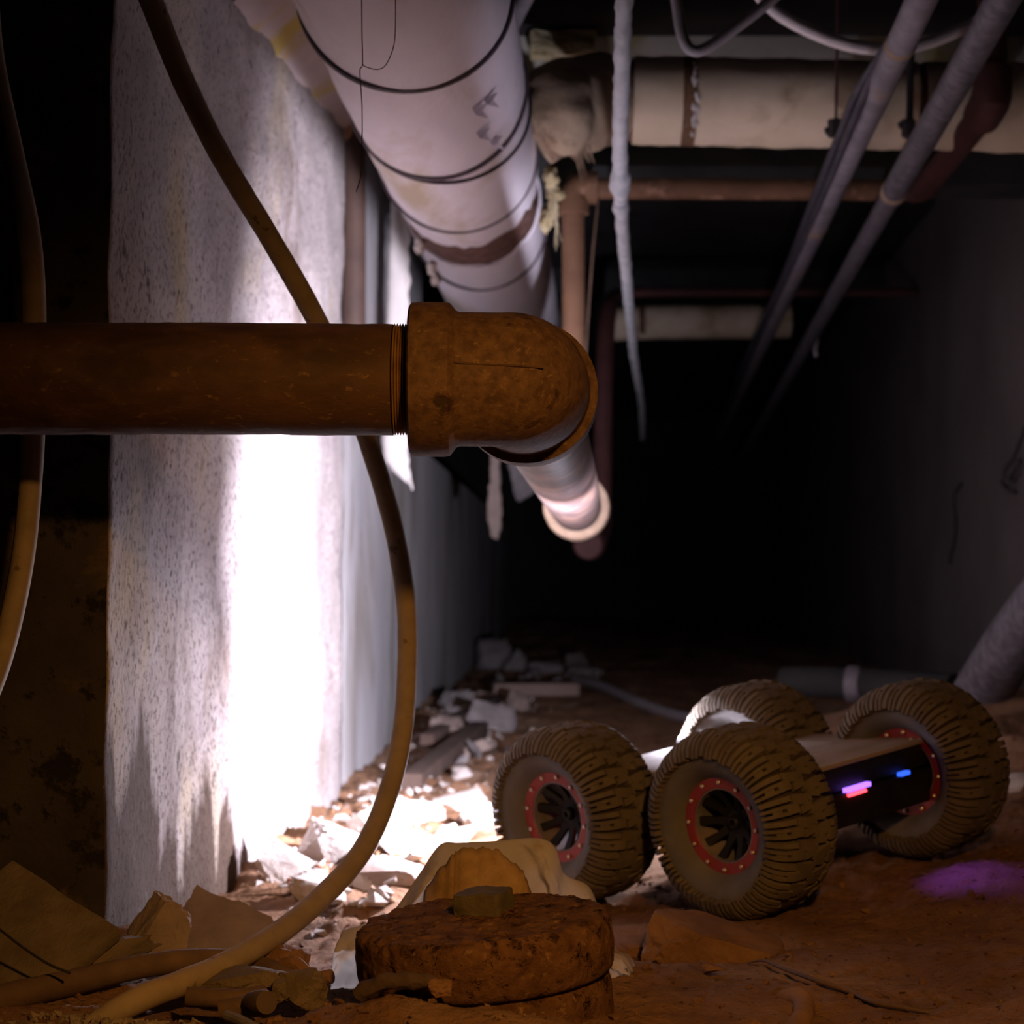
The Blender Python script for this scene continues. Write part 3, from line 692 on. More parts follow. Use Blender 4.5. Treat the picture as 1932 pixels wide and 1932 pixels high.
sheet('hanging_sheet', [((950, 650, 4.9), (1040, 650, 4.9)), ((955, 850, 4.9), (1040, 850, 4.9)), ((962, 890, 4.9), (1030, 890, 4.9)), ((970, 930, 4.9), (1010, 925, 4.9)), ((976, 945, 4.9), (980, 945, 4.9))], M_stone, 'grey tapering sheet hanging behind the receding pipe', 'cloth', amp=.003, seed=6)

# ------------------------------------------------------------------ the rover
def wheel_c(px, py, d): return P(px, py, d)
cB, cA, cD = wheel_c(1398, 1548, 1.94), wheel_c(1085, 1532, 2.09), wheel_c(1735, 1447, 2.15)
cC = cA + cD - cB
ux = (cD - cB).normalized(); vz = ux.cross((cA - cB)).normalized(); vy = vz.cross(ux)
ctr = (cA + cD) / 2 - vz * .1
RM = Matrix((( *(ux.x, vy.x, vz.x), ctr.x), (*(ux.y, vy.y, vz.y), ctr.y), (*(ux.z, vy.z, vz.z), ctr.z), (0, 0, 0, 1)))
rover = empty('rover', ctr, 'four wheeled remote rover with knobbly tyres and red wheel rings', 'rover')
rover.rotation_euler = RM.to_euler()
RW = rover.matrix_basis.copy(); RI = RW.inverted()
lw = {k: RI @ c for k, c in dict(A=cA, B=cB, C=cC, D=cD).items()}
TR = .0945; HW = .045
# tyre section: (x across, radius), from outer bead over the crown to the inner bead
sect = [(-.030, .050), (-.036, .054), (-.042, .061), (-.0450, .068), (-.0450, .075), (-.0425, .082), (-.036, .0885), (-.025, .0925), (-.012, .0942), (0, .0946)]
sect = sect + [(-x, r) for x, r in reversed(sect[:-1])]
def sp(s):
    s = min(len(sect) - 1.001, max(0, s)); i = int(s); t = s - i
    return (sect[i][0] * (1 - t) + sect[i + 1][0] * t, sect[i][1] * (1 - t) + sect[i + 1][1] * t)
def spn(s):
    a, b = sp(s - .3), sp(s + .3); n = V((-(b[1] - a[1]), 0, b[0] - a[0])); n = V((-(b[1] - a[1]), b[0] - a[0])).normalized(); return n
def tyre_bm():
    bm = bmesh.new(); SEG = 96; rings = []
    for i in range(SEG):
        a = 2 * math.pi * i / SEG
        rings.append([bm.verts.new((x, r * math.cos(a), r * math.sin(a))) for x, r in sect])
    ns = len(sect)
    for i in range(SEG):
        a, b = rings[i], rings[(i + 1) % SEG]
        for j in range(ns - 1):
            f = bm.faces.new((a[j], a[j + 1], b[j + 1], b[j]))
            f.material_index = 0 if (j <= 3 or j >= ns - 5) else 1
    def lug(a0, a1, s0, s1, h, skew=0.0, mi=2, taper=.86):
        k = 3; lo = []; hi = []
        for i in range(k + 1):
            s = s0 + (s1 - s0) * i / k; x, r = sp(s); n = spn(s)
            for (e, L_) in ((0, lo), (h, hi)):
                am, hwid = (a0 + a1) / 2 + skew * i / k, (a1 - a0) / 2 * (taper if e else 1.05)
                rr, xx = r + n[1] * e - (0 if e else .002), x + n[0] * e
                L_.append([bm.verts.new((xx, rr * math.cos(am + q * hwid), rr * math.sin(am + q * hwid))) for q in (-1, 1)])
        for i in range(k):
            bm.faces.new((hi[i][0], hi[i][1], hi[i + 1][1], hi[i + 1][0])).material_index = mi
            bm.faces.new((lo[i][0], hi[i][0], hi[i + 1][0], lo[i + 1][0])).material_index = mi
            bm.faces.new((lo[i][1], lo[i + 1][1], hi[i + 1][1], hi[i][1])).material_index = mi
        bm.faces.new((lo[0][0], lo[0][1], hi[0][1], hi[0][0])).material_index = mi
        bm.faces.new((lo[k][0], hi[k][0], hi[k][1], lo[k][1])).material_index = mi
    NL = 26; st = 2 * math.pi / NL; c = (ns - 1) / 2
    for i in range(NL):
        a = i * st
        for sgn in (-1, 1):
            q = a + (st / 2 if sgn > 0 else 0)
            f = (lambda s: s) if sgn < 0 else (lambda s: ns - 1 - s)
            def L_(a0, a1, s0, s1, h, sk=0.0):
                lug(q + a0 * st, q + a1 * st, f(s0), f(s1), h, sk * st * 1)
            # plain bar
            L_(.00, .28, 4.0, 6.9, .0072, .05)
            # H shaped block: two legs and a bridge
            L_(.41, .58, 3.8, 6.7, .0072); L_(.70, .88, 3.8, 6.7, .0072); L_(.55, .75, 5.1, 6.0, .0058); L_(.40, .88, 6.3, 7.4, .0072)
            # crown blocks in a staggered pattern
            L_(.00, .52, 7.1, 8.7, .0050, .16); L_(.60, .97, 7.7, 9.0, .0050, -.12)
            L_(.14, .48, 8.75, 9.2, .0048, .1)
    # low rib between sidewall and lugs
    bmesh.ops.recalc_face_normals(bm, faces=list(bm.faces))
    return bm
tb = tyre_bm(); tme = bpy.data.meshes.new('tyre'); tb.to_mesh(tme); tb.free()
for m_ in (M_side, M_groove, M_tyre): tme.materials.append(m_)
tme.shade_smooth(); tme.set_sharp_from_angle(angle=math.radians(30))
XZ = Matrix.Rotation(math.pi / 2, 4, 'Y')
def ring_bm(side):
    bm = bmesh.new()
    x0 = .027 * side
    lathe(bm, [(.0385, x0 - .006 * side), (.0385, x0 + .0005 * side), (.0395, x0 + .002 * side), (.0505, x0 + .003 * side), (.0530, x0 + .001 * side), (.0530, x0 - .006 * side), (.0385, x0 - .006 * side)], XZ, seg=64, close=False)
    bmesh.ops.recalc_face_normals(bm, faces=list(bm.faces))
    return bm
def mesh_of(name, bm, mats, ang=35):
    me = bpy.data.meshes.new(name); bm.normal_update(); bm.to_mesh(me); bm.free()
    for x in mats: me.materials.append(x)
    me.shade_smooth(); me.set_sharp_from_angle(angle=math.radians(ang)); return me
ring_me = {s: mesh_of('beadlock_ring', ring_bm(s), [M_bead]) for s in (-1, 1)}
bb = bmesh.new(); lathe(bb, [(.0024, 0), (.0024, .0014), (.0016, .0022), (.0, .0024)], Matrix(), seg=10); bolt_me = mesh_of('bolt', bb, [M_bolt])
hb = bmesh.new()
lathe(hb, [(.0390, -.028), (.0390, .028), (.0375, .028), (.0375, -.028), (.0390, -.028)], XZ, seg=48, close=False, mi=1)  # barrel in lighter grey so the openings between spokes look lit
for k in range(10):
    a = 2 * math.pi * k / 10
    R_ = Matrix.Rotation(a, 4, 'X')
    vs = []
    for (r, x, wd) in ((.010, -.004, .0055), (.024, -.010, .0034), (.0382, -.020, .0050)):
        for dx in (-.003, .003):
            for s in (-1, 1): vs.append(hb.verts.new(R_ @ V((x + dx, r, s * wd / 1))))
    for b in (0, 4):
        i = b
        q = vs
        hb.faces.new((q[i], q[i + 1], q[i + 5], q[i + 4])); hb.faces.new((q[i + 2], q[i + 6], q[i + 7], q[i + 3]))
        hb.faces.new((q[i], q[i + 4], q[i + 6], q[i + 2])); hb.faces.new((q[i + 1], q[i + 3], q[i + 7], q[i + 5]))
lathe(hb, [(.0135, .012), (.0135, -.006), (.012, -.008), (.0075, -.008), (.0070, -.013), (.0055, -.0145), (.0035, -.0145), (.0033, -.010), (.0001, -.010)], XZ @ Matrix.Scale(1, 4), seg=20)
bmesh.ops.recalc_face_normals(hb, faces=list(hb.faces)); hub_me = mesh_of('spoked_hub', hb, [M_hub, M_galv])
def child(name, me, parent, loc=(0, 0, 0), rot=(0, 0, 0)):
    o = bpy.data.objects.new(name, me); o.parent = parent; o.location = loc; o.rotation_euler = rot; COL.objects.link(o); return o
for key, spin in (('A', .10), ('B', .33), ('C', .21), ('D', .05)):
    c = lw[key]
    t_ = child('tyre', tme, rover, c, (spin, 0, 0))
    hflip = math.pi if key in 'CD' else 0
    child('spoked_hub', hub_me, rover, c, (spin * 2, 0, hflip))
    for s in (-1, 1):
        rg = child('beadlock_ring', ring_me[s], rover, c, (spin * 1.7, 0, 0))
        if s == -1 or key == 'D':
            for k in range(12):
                a = 2 * math.pi * k / 12
                child('bolt', bolt_me, rg, (s * .0298, .0455 * math.cos(a), .0455 * math.sin(a)), (0, s * math.pi / 2, 0))
setp(rover.children[0])
# body (rover space: x across the axle, y ahead, z up)
xB, xD = lw['B'].x, lw['D'].x; yB, yA = lw['B'].y, lw['A'].y
xm = (xB + xD) / 2; wdt = (xD - xB) - .055; ym = (yB + yA) / 2; zc = .1
def rbox(name, lo, hi, m, bev=.002, parent=None, rot=(0, 0, 0)):
    bm = bmesh.new(); c = (V(lo) + V(hi)) / 2; box(bm, c, V(hi) - V(lo), rot=rot, bev=bev)
    return link(name, bm, m, parent or rover, local=True)
bw0, bw1 = xB + .030, xD - .006
rbox('lower_shell', (bw0, yB - .032, .068), (bw1, yA + .030, .104), M_chas, .004)
rbox('upper_shell', (bw0, yB - .026, .1065), (bw1, yA + .026, .134), M_chas, .004)
rbox('top_plate', (bw0 - .002, yB - .030, .1335), (bw1 - .012, yA + .030, .1385), M_top, .0015)
for k in range(4): 
    sx = bw0 + .012 if k % 2 == 0 else bw1 - .03; sy = yB - .02 if k < 2 else yA + .02
    bm = bmesh.new(); lathe(bm, [(.003, .1385), (.003, .1405), (.0, .141)], Matrix.Translation((sx, sy, 0)), seg=8); link('screw', bm, M_bolt, rover, local=True)
for y_, k in ((yB, 'B'), (yA, 'A')):
    bm = bmesh.new(); a0, a1 = lw[k], lw['D' if k == 'B' else 'C']
    tube(bm, [(a0 + V((.0, 0, 0)), .009), (a1, .009)], n=1, seg=16); link('axle', bm, M_hub, rover, local=True)
# light slot in the rear face
lx = xB + (xD - xB) * .50
rbox('violet_light', (lx - .020, yB - .0335, .1045), (lx + .022, yB - .0265, .1095), G_purple, .0008)
rbox('red_light', (lx - .019, yB - .0345, .1000), (lx + .012, yB - .0300, .1035), G_red, .0008)
rbox('blue_light', (lx + .078, yB - .0335, .1045), (lx + .094, yB - .0265, .1090), G_blue, .0008)
rbox('slot_shelf', (bw0, yB - .0325, .1035), (bw1, yB - .0225, .1047), M_chas, .0004)
bm = bmesh.new(); s = bmesh.ops.create_icosphere(bm, subdivisions=2, radius=.0042, matrix=Matrix.Translation(lw['A'] + V((.012, -.016, -.020)))); o = link('tail_light', bm, G_red, rover, local=True); setp(o, 'small red light glowing behind the spokes')
# headlight on the nose: housing and lens
ll = RI @ LED
hd = bmesh.new(); box(hd, ll + V((0, -.016, -.016)), (.026, .008, .016), bev=.002); link('headlight_housing', hd, M_chas, rover, local=True)
hd = bmesh.new(); lathe(hd, [(.0065, 0), (.0065, .003), (.004, .0045), (.0, .005)], Matrix.Translation(ll + V((0, -.0115, -.012))) @ Matrix.Rotation(-math.pi / 2, 4, 'X'), seg=16); o = link('headlight_lens', hd, G_white, rover, local=True); setp(o, 'glaring white headlight lens')
l2 = RI @ LED_ADDED  # lens, housing and arm of the added headlight
hd = bmesh.new(); lathe(hd, [(.0065, 0), (.0065, .003), (.004, .0045), (.0, .005)], Matrix.Translation(l2 + V((0, -.0105, 0))) @ Matrix.Rotation(-math.pi / 2, 4, 'X'), seg=16); o = link('headlight_lens', hd, G_white, rover, local=True); setp(o, 'white lens of the added unseen headlight')
hd = bmesh.new(); box(hd, l2 + V((0, -.0145, 0)), (.015, .006, .013), bev=.0015); link('headlight_housing', hd, M_chas, rover, local=True)
rbox('headlight_arm', (l2.x - .004, yA + .02, l2.z - .006), (l2.x + .03, l2.y - .012, l2.z + .004), M_chas, .002)
rbox('headlight_arm', (ll.x - .01, yA - .02, .128), (ll.x + .01, ll.y - .02, .140), M_chas, .002)
# violet light thrown out of the rear slot
sl = RW @ V((lx + .025, yB - .062, .106))
tg = ground_at(1850, 1650)
spot('rover_violet_lamp', sl, tg, 0.75, (.20, .06, 1.0), 74, 1.0, .004)

# ------------------------------------------------------------------ capped pipe stub in front
ct = P(911, 1738, 1.46)
CM = Matrix.Translation((ct.x, ct.y, ct.z)) @ Euler((math.radians(2.5), math.radians(-4.4), 0)).to_matrix().to_4x4()
root = empty('capped_pipe_stub', (ct.x, ct.y, ct.z - .12), 'crusted round iron pipe stub with a square headed plug', 'pipe cap')
bm = bmesh.new()
cp = [(.0001, .004)] + [(.006 * i, .004 - .0008 * (i / 15) ** 2) for i in range(1, 16)] + [(.0935, .0020), (.0965, 0), (.0985, -.003), (.0996, -.0065), (.1003, -.011), (.1005, -.016), (.1005, -.021), (.1004, -.026), (.1002, -.031), (.0995, -.0355), (.098, -.039), (.0945, -.041), (.088, -.042)]
dp = []
for (r0, h0), (r1, h1) in zip(cp, cp[1:]):
    k = max(1, int(math.hypot(r1 - r0, h1 - h0) / .0016))
    dp += [(r0 + (r1 - r0) * i / k, h0 + (h1 - h0) * i / k) for i in range(k)]
dp.append(cp[-1])
lathe(bm, dp, CM, seg=280, rough=lambda r, h: .0024 if h > -.001 else (.0016 if h > -.006 else .0009), rs=110)
link('screw_cap', bm, M_crust, root, auto=0)
bm = bmesh.new()
lathe(bm, [(.0915, -.040), (.0950, -.046), (.0960, -.052), (.0962, -.06), (.0962, -.07), (.0962, -.08), (.0962, -.09), (.0962, -.105), (.0962, -.12), (.0962, -.16)], CM, seg=160, rough=.0012, rs=90, close=False)
link('collar', bm, M_crust, root, auto=50)
bm = bmesh.new(); box(bm, (.001, .020, .0095), (.039, .036, .021), rot=(0, 0, -.36), bev=.003, M=CM)
bmesh.ops.subdivide_edges(bm, edges=list(bm.edges), cuts=4, use_grid_fill=True)
for v in bm.verts: v.co += V((1, 1, 1)) * .0022 * noise.fractal(v.co * 70, .8, 2, 3)
o = link('square_head', bm, M_nut, root); setp(o, 'greenish square plug head')
bm = bmesh.new(); rnd = random.Random(5)
for i in range(150):
    a = rnd.uniform(0, 6.283); r = .095 * math.sqrt(rnd.random()); s_ = rnd.uniform(.0008, .0035)
    s = bmesh.ops.create_icosphere(bm, subdivisions=1, radius=s_)
    for v in s['verts']: v.co = CM @ (V((r * math.cos(a), r * math.sin(a), .003 - .003 * (r / .095) ** 3)) + V((v.co.x * rnd.uniform(.8, 2), v.co.y * rnd.uniform(.8, 1.6), v.co.z * .7)))
o = link('rust_flake', bm, M_crust, root, auto=0); o['kind'] = 'stuff'

# ------------------------------------------------------------------ canvas bag behind the cap
def bag():
    prof = [(634, 1862), (640, 1770), (660, 1752), (700, 1742), (742, 1718), (790, 1650), (830, 1594), (870, 1590), (930, 1587), (1000, 1581), (1030, 1585), (1050, 1605), (1064, 1648), (1108, 1670), (1124, 1705), (1150, 1788), (1180, 1806), (1196, 1840), (1186, 1866)]
    pts = catmull([(P(a, b, 1.60), 0) for a, b in prof], 9)
    bm = bmesh.new(); rows = []; K = 44
    for i, (top, _) in enumerate(pts):
        row = []
        zg = gz(top.x, 1.6) - .02
        hgt = max(.004, top.z - zg)
        for j in range(K + 1):
            t = j / K * 1.35 - 1        # -1 front foot, 0 crest; the back hangs open past .35
            sag = abs(t) ** 1.7
            y = 1.60 + (t * (.055 if t < 0 else .085)) * (0.45 + hgt * 4)
            z = top.z - sag * hgt
            q = V((top.x, y, z))
            fold = noise.fractal(V((q.x * 20 + t * 1.2, t * 1.8, 2.0)), .7, 2.0, 4) - .9 * abs(noise.noise(V((q.x * 28 - t * 2.5, t * 2.2, 8.0)))) + .3
            amp = .014 * min(1, abs(t) * 2.2)
            q += V((.6, 1.0, .2)) * fold * amp
            row.append(bm.verts.new(q))
        rows.append(row)
    for a, b in zip(rows, rows[1:]):
        for j in range(K): bm.faces.new((a[j], b[j], b[j + 1], a[j + 1]))
    bmesh.ops.recalc_face_normals(bm, faces=list(bm.faces))
    o = link('canvas_sack', bm, M_cloth, auto=0)
    setp(o, 'crumpled cream canvas sack slumped behind the capped pipe stub', 'sack')
    # dirt soaked fold lying over the front
    bm = bmesh.new(); rows = []
    topl = [(800, 1690), (826, 1650), (852, 1622), (868, 1606), (905, 1604), (935, 1606), (962, 1626), (986, 1650), (998, 1680), (1004, 1706)]
    T_ = catmull([(P(a, b, 1.555), 0) for a, b in topl], 5)
    for i, (top, _) in enumerate(T_):
        row = []; top = top + V((0, 0, .0035 * noise.fractal(V((i * .45, 2, 5)), .8, 2, 3)))
        for j in range(11):
            t = j / 10
            zb = P(900, 1745, 1.54).z
            q = V((top.x, 1.572 - .03 * math.sin(t * 1.4) - .012 * math.sin(i / len(T_) * 3.1), top.z + (zb - top.z) * t))
            q += V((0, 1, .15)) * .0045 * noise.fractal(V((q.x * 30, q.z * 20, 7)), .8, 2, 3)
            row.append(bm.verts.new(q))
        rows.append(row)
    for a, b in zip(rows, rows[1:]):
        for j in range(10): bm.faces.new((a[j], b[j], b[j + 1], a[j + 1]))
    bmesh.ops.recalc_face_normals(bm, faces=list(bm.faces))
    f = link('stained_fold', bm, M_clothd, parent=o, auto=0); thicken(f, .0012); setp(f, 'dirt soaked orange brown fold')
bag()

# ------------------------------------------------------------------ stones, rubble and litter
def lay(px, py, up=0.0):
    p = ground_at(px, py); return V((p.x, p.y, gz(p.x, p.y) + up))
def stone(px, py, size, rot, m, label, seed, name='stone', cat='stone', sink=.35, group=None, **k):
    p = lay(px, py); p.z += size[2] * (.5 - sink)
    return shard(name, p, size, rot, m, label, cat, seed, group, **k)
# lit rubble beside the rover
stone(628, 1622, (.075, .06, .062), (.2, .3, .5), M_conc, 'angular broken stone leaning on the foot of the lit wall', 21)
stone(716, 1578, (.085, .07, .055), (.5, -.35, .3), M_conc, 'tilted pale slab behind the tan cable at the wall foot', 22, name='concrete_slab', cat='slab')
stone(790, 1545, (.090, .08, .034), (.25, .1, .2), M_conc, 'cracked pale slab lying just right of the tan cable', 23, name='concrete_slab', cat='slab')
stone(870, 1530, (.100, .08, .034), (.2, -.1, -.1), M_conc, 'long pale slab with an orange chip near the front wheel', 24, name='concrete_slab', cat='slab')
stone(912, 1555, (.060, .06, .036), (.1, -.3, .6), M_conc, 'white block touching the front wheel', 25, name='concrete_block', cat='block')
stone(770, 1600, (.120, .09, .024), (.12, .12, .5), M_conc, 'broad flat white slab in the middle of the lit rubble', 26, name='concrete_slab', cat='slab')
stone(850, 1590, (.075, .06, .028), (.1, -.2, -.3), M_conc, 'flat white piece above the crest of the canvas sack', 27, name='concrete_slab', cat='slab')
stone(735, 1660, (.115, .07, .032), (.15, .1, -.15), M_stonep, 'pinkish slab half buried left of the canvas sack', 28, name='concrete_slab', cat='slab')
stone(545, 1652, (.090, .06, .040), (.3, .5, .4), M_conc, 'white wedge at the wall foot with a brick chip below', 29)
stone(600, 1690, (.070, .05, .030), (.2, .4, .2), M_conc, 'white lump on the slope below the wall', 30)
stone(557, 1682, (.026, .018, .012), (.1, .5, .5), M_brick, 'red brick chip on the white slope', 31, name='brick_chip', cat='brick', sink=.0)
stone(610, 1650, (.018, .014, .012), (.1, .2, .9), M_brick, 'tiny red brick crumb above the larger chip', 32, name='brick_chip', cat='brick', sink=.0)
stone(874, 1468, (.040, .034, .026), (.2, .1, .4), M_conc, 'lone small white stone left of the front wheel', 33, sink=.2)
# far rubble
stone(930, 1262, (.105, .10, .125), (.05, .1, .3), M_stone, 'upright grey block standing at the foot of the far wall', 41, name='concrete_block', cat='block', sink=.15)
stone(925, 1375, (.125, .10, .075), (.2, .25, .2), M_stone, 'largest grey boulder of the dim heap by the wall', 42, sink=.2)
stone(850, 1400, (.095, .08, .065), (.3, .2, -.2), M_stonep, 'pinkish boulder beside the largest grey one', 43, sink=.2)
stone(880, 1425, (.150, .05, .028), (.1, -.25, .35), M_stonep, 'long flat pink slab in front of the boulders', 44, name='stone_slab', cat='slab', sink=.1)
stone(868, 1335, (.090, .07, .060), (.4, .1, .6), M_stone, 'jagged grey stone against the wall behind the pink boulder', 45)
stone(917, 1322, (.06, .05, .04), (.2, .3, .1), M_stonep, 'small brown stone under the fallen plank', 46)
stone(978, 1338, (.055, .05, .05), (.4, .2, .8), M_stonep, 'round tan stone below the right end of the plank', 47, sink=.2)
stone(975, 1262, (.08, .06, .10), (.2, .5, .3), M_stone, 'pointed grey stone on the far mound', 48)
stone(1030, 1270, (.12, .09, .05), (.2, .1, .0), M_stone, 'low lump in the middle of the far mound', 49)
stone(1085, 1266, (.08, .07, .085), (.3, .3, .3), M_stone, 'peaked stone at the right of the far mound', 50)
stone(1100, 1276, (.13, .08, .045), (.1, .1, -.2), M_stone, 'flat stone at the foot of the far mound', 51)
a, b = lay(932, 1310, .03), lay(1088, 1310, .03)
def bar(name, a, b, wd, th, m, label, cat, up=(0, 0, 1), bev=.002):
    bm = bmesh.new(); x = (b - a).normalized(); y = V(up).cross(x).normalized(); z = x.cross(y)
    M_ = Matrix(((x.x, y.x, z.x, (a.x + b.x) / 2), (x.y, y.y, z.y, (a.y + b.y) / 2), (x.z, y.z, z.z, (a.z + b.z) / 2), (0, 0, 0, 1)))
    box(bm, (0, 0, 0), ((b - a).length, wd, th), bev=bev, M=M_)
    bmesh.ops.subdivide_edges(bm, edges=[e for e in bm.edges if e.calc_length() > .03], cuts=5, use_grid_fill=True)
    for v in bm.verts: v.co += V((.3, .3, 1)) * .0015 * noise.fractal(v.co * 40, .8, 2, 3)
    return setp(link(name, bm, m), label, cat)
pk = lay(1010, 1312, .0)
bar('fallen_plank', P(930, 1301, pk.y), P(1090, 1300, pk.y + .02), .09, .034, M_wood, 'fallen pale plank lying across the far debris', 'plank')
bar('dark_timber', lay(775, 1490, .012), lay(905, 1395, .02), .04, .03, M_woodd, 'dark timber lying along the wall foot', 'timber')
bar('dark_timber', lay(805, 1415, .02), lay(935, 1335, .02), .03, .025, M_woodd, 'second dark timber lying among the boulders', 'timber')
hose('ground_hose', [lay(1085, 1290, .012), lay(1140, 1305, .012), lay(1200, 1335, .012), lay(1260, 1356, .012), lay(1330, 1375, .012)], .014, M_greyh, 'dim grey hose trailing over the far ground behind the front wheel', 'hose')
lc = lay(1010, 1422); loop = []
for k in range(13):
    a_ = math.pi * 2 * k / 12; x_, y_ = lc.x + .058 * math.cos(a_), lc.y + .16 * math.sin(a_); loop.append(V((x_, y_, gz(x_, y_) + .004)))
hose('cable_loop', loop, .006, M_stone, 'pale cable loop lying on the ground behind the front wheel', 'cable')
# right side: pipes by the far wall, pale slab, stones
gp = lay(1800, 1420)
hose('sloping_pipe', PP((2235, 830, 2.36), (2060, 1030, 2.7), (1930, 1190, 2.95), (1850, 1310, 3.15), (1800, 1420, 3.3)), .047, M_galvd, 'thick dark grey pipe sloping down behind the rear wheel', 'pipe', seg=28, rough=.001)
root = empty('ground_pipe', P(1640, 1292, 3.6), 'black pipe lying on the bank behind the rover', 'pipe')
bm = bmesh.new(); tube(bm, [(P(1480, 1285, 3.75), .030), (P(1620, 1290, 3.65), .031), (P(1800, 1302, 3.5), .031)], n=5, seg=24); link('pipe', bm, M_beamd, root)
bm = bmesh.new(); tube(bm, [(P(1600, 1290, 3.66), .0325), (P(1602, 1290, 3.66), .037), (P(1620, 1291, 3.65), .037), (P(1622, 1291, 3.65), .0325)], n=1, seg=28); link('collar', bm, M_galv, root)
stone(1925, 1492, (.10, .07, .03), (.1, .1, .2), M_conc, 'pale slab end at the far right behind the rear wheel', 61, name='concrete_slab', cat='slab', sink=.2)
stone(1350, 1812, (.135, .09, .060), (.05, .25, -.2), M_earth, 'large dirt covered stone in front of the middle wheel', 62, sink=.50, n=70, rough=.07)
stone(1215, 1790, (.10, .10, .045), (.1, -.1, .2), M_earth, 'flat dirt covered stone between the sack tail and the large buried stone', 63, sink=.6, n=60, rough=.06)
stone(1345, 1845, (.018, .014, .010), (.1, .2, .2), M_earth, 'small dark clod at the front of the large buried stone', 64, sink=.1)
hose('thin_wire', [lay(1412, 1823, .003), lay(1440, 1828, .004), lay(1482, 1845, .005), lay(1540, 1864, .004), lay(1600, 1882, .004), lay(1650, 1902, .004), lay(1700, 1912, .003), lay(1755, 1920, .002)], [.0010, .0012, .0022, .0022, .0022, .0024, .0018, .0010], M_cabled, 'dark wire snaking over the dirt at the lower right', 'wire', seg=8)
hose('buried_hose', [lay(1480, 1880, -.006), lay(1508, 1888, .000), lay(1518, 1905, .002), lay(1512, 1928, .001), lay(1490, 1960, -.003)], .0085, M_earth, 'short dirt coated hose end curving out of the ground', 'hose')
# lower left litter
bar('leaning_board', P(-60, 1700, 1.60), P(140, 1835, 1.52), .10, .012, M_ochre, 'ochre board leaning at the lower left corner', 'board', up=(.25, -.8, .55))
hose('board_wire', PP((-20, 1738, 1.50), (40, 1785, 1.49), (90, 1818, 1.48), (132, 1836, 1.475)), .0012, M_iron, 'black wire lying along the ochre board', 'wire', seg=6)
shard('concrete_flake', P(222, 1800, 1.56), (.080, .05, .026), (.15, .10, .1), M_ochre, 'crumbling flake lying on the brown hose', 'stone', 71, rough=.14)
shard('triangular_stone', P(292, 1775, 1.66), (.050, .05, .085), (.1, .45, .3), M_stonep, 'pale triangular stone standing against the large slanting slab', 'stone', 72)
shard('slanting_slab', P(410, 1780, 1.74), (.125, .10, .045), (.40, .25, -.25), M_stonep, 'large slanting slab below the shadowed wall foot', 'slab', 73)
shard('flat_stone', P(430, 1858, 1.50), (.105, .05, .018), (.1, -.28, .1), M_ochre, 'flat stone tucked under the tan cable', 'stone', 74)
shard('small_stone', P(572, 1862, 1.48), (.042, .03, .030), (.3, .2, .4), M_ochre, 'knobbly tan stone left of the dirt mound', 'stone', 75)
shard('small_stone', P(528, 1872, 1.47), (.022, .02, .022), (.3, .6, .1), M_ochre, 'small stone between the hose stub and the knobbly stone', 'stone', 76)
shard('brown_stone', P(530, 1815, 1.60), (.05, .04, .034), (.1, .2, .1), M_earth, 'brown stone behind the tan cable near its lower bend', 'stone', 77)
hose('brown_hose', PP((-60, 1905, 1.46), (30, 1878, 1.48), (150, 1850, 1.51), (260, 1825, 1.54), (350, 1812, 1.57), (430, 1812, 1.59), (490, 1825, 1.58), (540, 1845, 1.55), (575, 1875, 1.53)), [.012, .0115, .0105, .0098, .0095, .0095, .0095, .0095, .0095], M_cabled, 'thick dark brown hose winding behind the tan cable', 'hose', seg=18, rough=.0006)
hose('hose_stub', PP((352, 1880, 1.44), (400, 1883, 1.44), (450, 1884, 1.44), (500, 1877, 1.45)), .0075, M_cabled, 'straight brown hose piece under the flat stone', 'hose', seg=14)
root = empty('capped_hose', P(480, 1895, 1.42), 'short hose piece ending in a dark round cap', 'hose')
bm = bmesh.new(); tube(bm, [(P(415, 1905, 1.42), .0072), (P(478, 1895, 1.42), .0076)], n=1, seg=16); link('tube', bm, M_cabled, root)
bm = bmesh.new(); tube(bm, [(P(474, 1896, 1.42), .0082), (P(478, 1895, 1.415), .0096), (P(496, 1892, 1.40), .0098), (P(503, 1891, 1.395), .0085)], n=1, seg=16, rough=.0005); link('end_cap', bm, M_woodd, root)
hose('metal_rod', PP((428, 1916, 1.405), (452, 1925, 1.395), (500, 1950, 1.37)), .0042, M_galv, 'grey metal rod poking out at the bottom edge', 'rod', seg=10)
hose('curled_strip', PP((532, 1822, 1.56), (556, 1818, 1.555), (578, 1836, 1.55), (600, 1846, 1.545), (625, 1842, 1.54)), .006, M_earth, 'curled dirt coloured strip beside the left end of the sack', 'strip', seg=10)
hose('crusted_strip', PP((680, 1880, 1.362), (695, 1866, 1.36), (735, 1852, 1.356), (785, 1850, 1.352), (830, 1862, 1.348), (852, 1872, 1.345)), [.006, .0068, .0065, .006, .005, .0025], M_woodd, 'dark crusted strip bent against the foot of the capped stub', 'strip', seg=12, rough=.0022, rs=90)
shard('tan_pebble', P(826, 1864, 1.345), (.018, .014, .014), (0, 0, .3), M_earth, 'tan pebble at the end of the splintered stick', 'stone', 78)

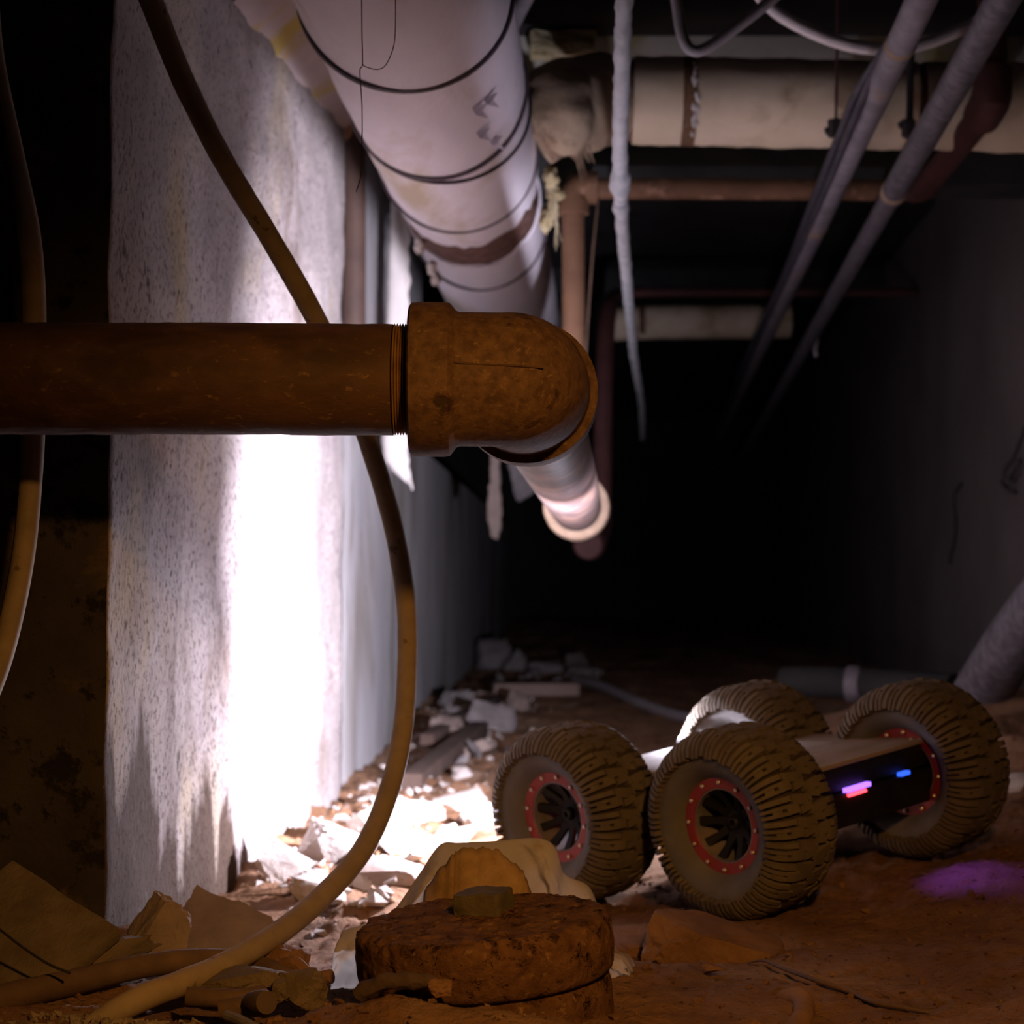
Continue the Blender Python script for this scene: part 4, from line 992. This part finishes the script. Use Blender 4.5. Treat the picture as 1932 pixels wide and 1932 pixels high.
# small loose chips in the lit patch, too alike to tell apart
rnd = random.Random(12)
chip_me = []
for s_ in range(5):
    o = shard('rubble_chip', V((0, 0, 0)), (.03, .024, .018), (0, 0, 0), M_conc, 'small white rubble chip scattered in the lit patch by the wall', 'stone', 200 + s_, 'white rubble chips by the lit wall', n=10, sub=1)
    chip_me.append(o)
for i in range(64):
    px, py = rnd.uniform(520, 940), rnd.uniform(1490, 1720)
    if py < 1490 + (900 - px) * .33 or (py > 1590 and px > 800): 
        px, py = rnd.uniform(640, 780), rnd.uniform(1560, 1720)
    p = lay(px, py)
    o = chip_me[i] if i < 5 else chip_me[i % 5].copy()
    o.location = p; o.rotation_euler = (rnd.uniform(-.5, .5), rnd.uniform(-.5, .5), rnd.uniform(0, 6)); k = rnd.uniform(.35, 1.25); o.scale = (k, k, k * rnd.uniform(.6, 1.0))
    if i >= 5: COL.objects.link(o)
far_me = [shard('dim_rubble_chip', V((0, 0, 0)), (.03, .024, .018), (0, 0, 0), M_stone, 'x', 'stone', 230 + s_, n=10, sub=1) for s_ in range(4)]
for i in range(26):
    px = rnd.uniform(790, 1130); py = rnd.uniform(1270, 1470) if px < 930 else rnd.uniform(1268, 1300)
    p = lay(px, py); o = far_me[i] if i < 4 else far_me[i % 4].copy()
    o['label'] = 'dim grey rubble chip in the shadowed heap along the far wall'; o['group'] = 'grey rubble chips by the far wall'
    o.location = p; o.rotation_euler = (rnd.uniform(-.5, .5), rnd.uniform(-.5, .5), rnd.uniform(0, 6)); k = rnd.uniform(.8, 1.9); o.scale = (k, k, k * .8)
    if i >= 4: COL.objects.link(o)

# gravel and crumbs: too many to count
def scatter(name, n, fx, m, label, rmin, rmax, seed, sub=1):
    bm = bmesh.new(); rnd = random.Random(seed)
    for i in range(n):
        x, y = fx(rnd); r = rmin * (rmax / rmin) ** (rnd.random() ** 2); z = gz(x, y)
        q = [V((rnd.uniform(-1, 1), rnd.uniform(-1, 1), rnd.uniform(-.7, .7))) for _ in range(8)]
        vs = [bm.verts.new(V((x, y, z + r * .25)) + k.normalized() * r * rnd.uniform(.7, 1.1)) for k in q]
        h = bmesh.ops.convex_hull(bm, input=vs)
        dl = [g for g in set(h.get('geom_interior', []) + h.get('geom_unused', [])) if isinstance(g, bmesh.types.BMVert)]
        if dl: bmesh.ops.delete(bm, geom=dl, context='VERTS')
    o = link(name, bm, m, origin=(0, 0, 0), auto=20)
    setp(o, label, 'gravel', kind='stuff')
def near_r(r):
    d = 1.3 * (3.0 / 1.3) ** r.random(); return max(r.uniform(-.28, .30) * d, xwall(d) + .03), d
scatter('gravel', 2600, near_r, M_dirt, 'fine brown gravel and clods over the dirt floor', .0009, .0060, 31)
def wallfoot(r):
    d = r.uniform(2.0, 5.2); return xwall(d) + .02 + abs(r.gauss(0, .11)), d
scatter('rubble_grit', 1100, wallfoot, M_conc, 'pale grit and crumbs along the foot of the left wall', .002, .011, 32)
def fg(r):
    d = 1.40 + .05 * r.random(); px = r.gauss(200, 110); return (px - CX) / F * d, d
scatter('plaster_crumbs', 700, fg, mat('crumbled plaster', (.26, .20, .13), (.38, .31, .22), 60, .95, .5), 'crumbled pale plaster in front of the brown hose', .0014, .0058, 33)
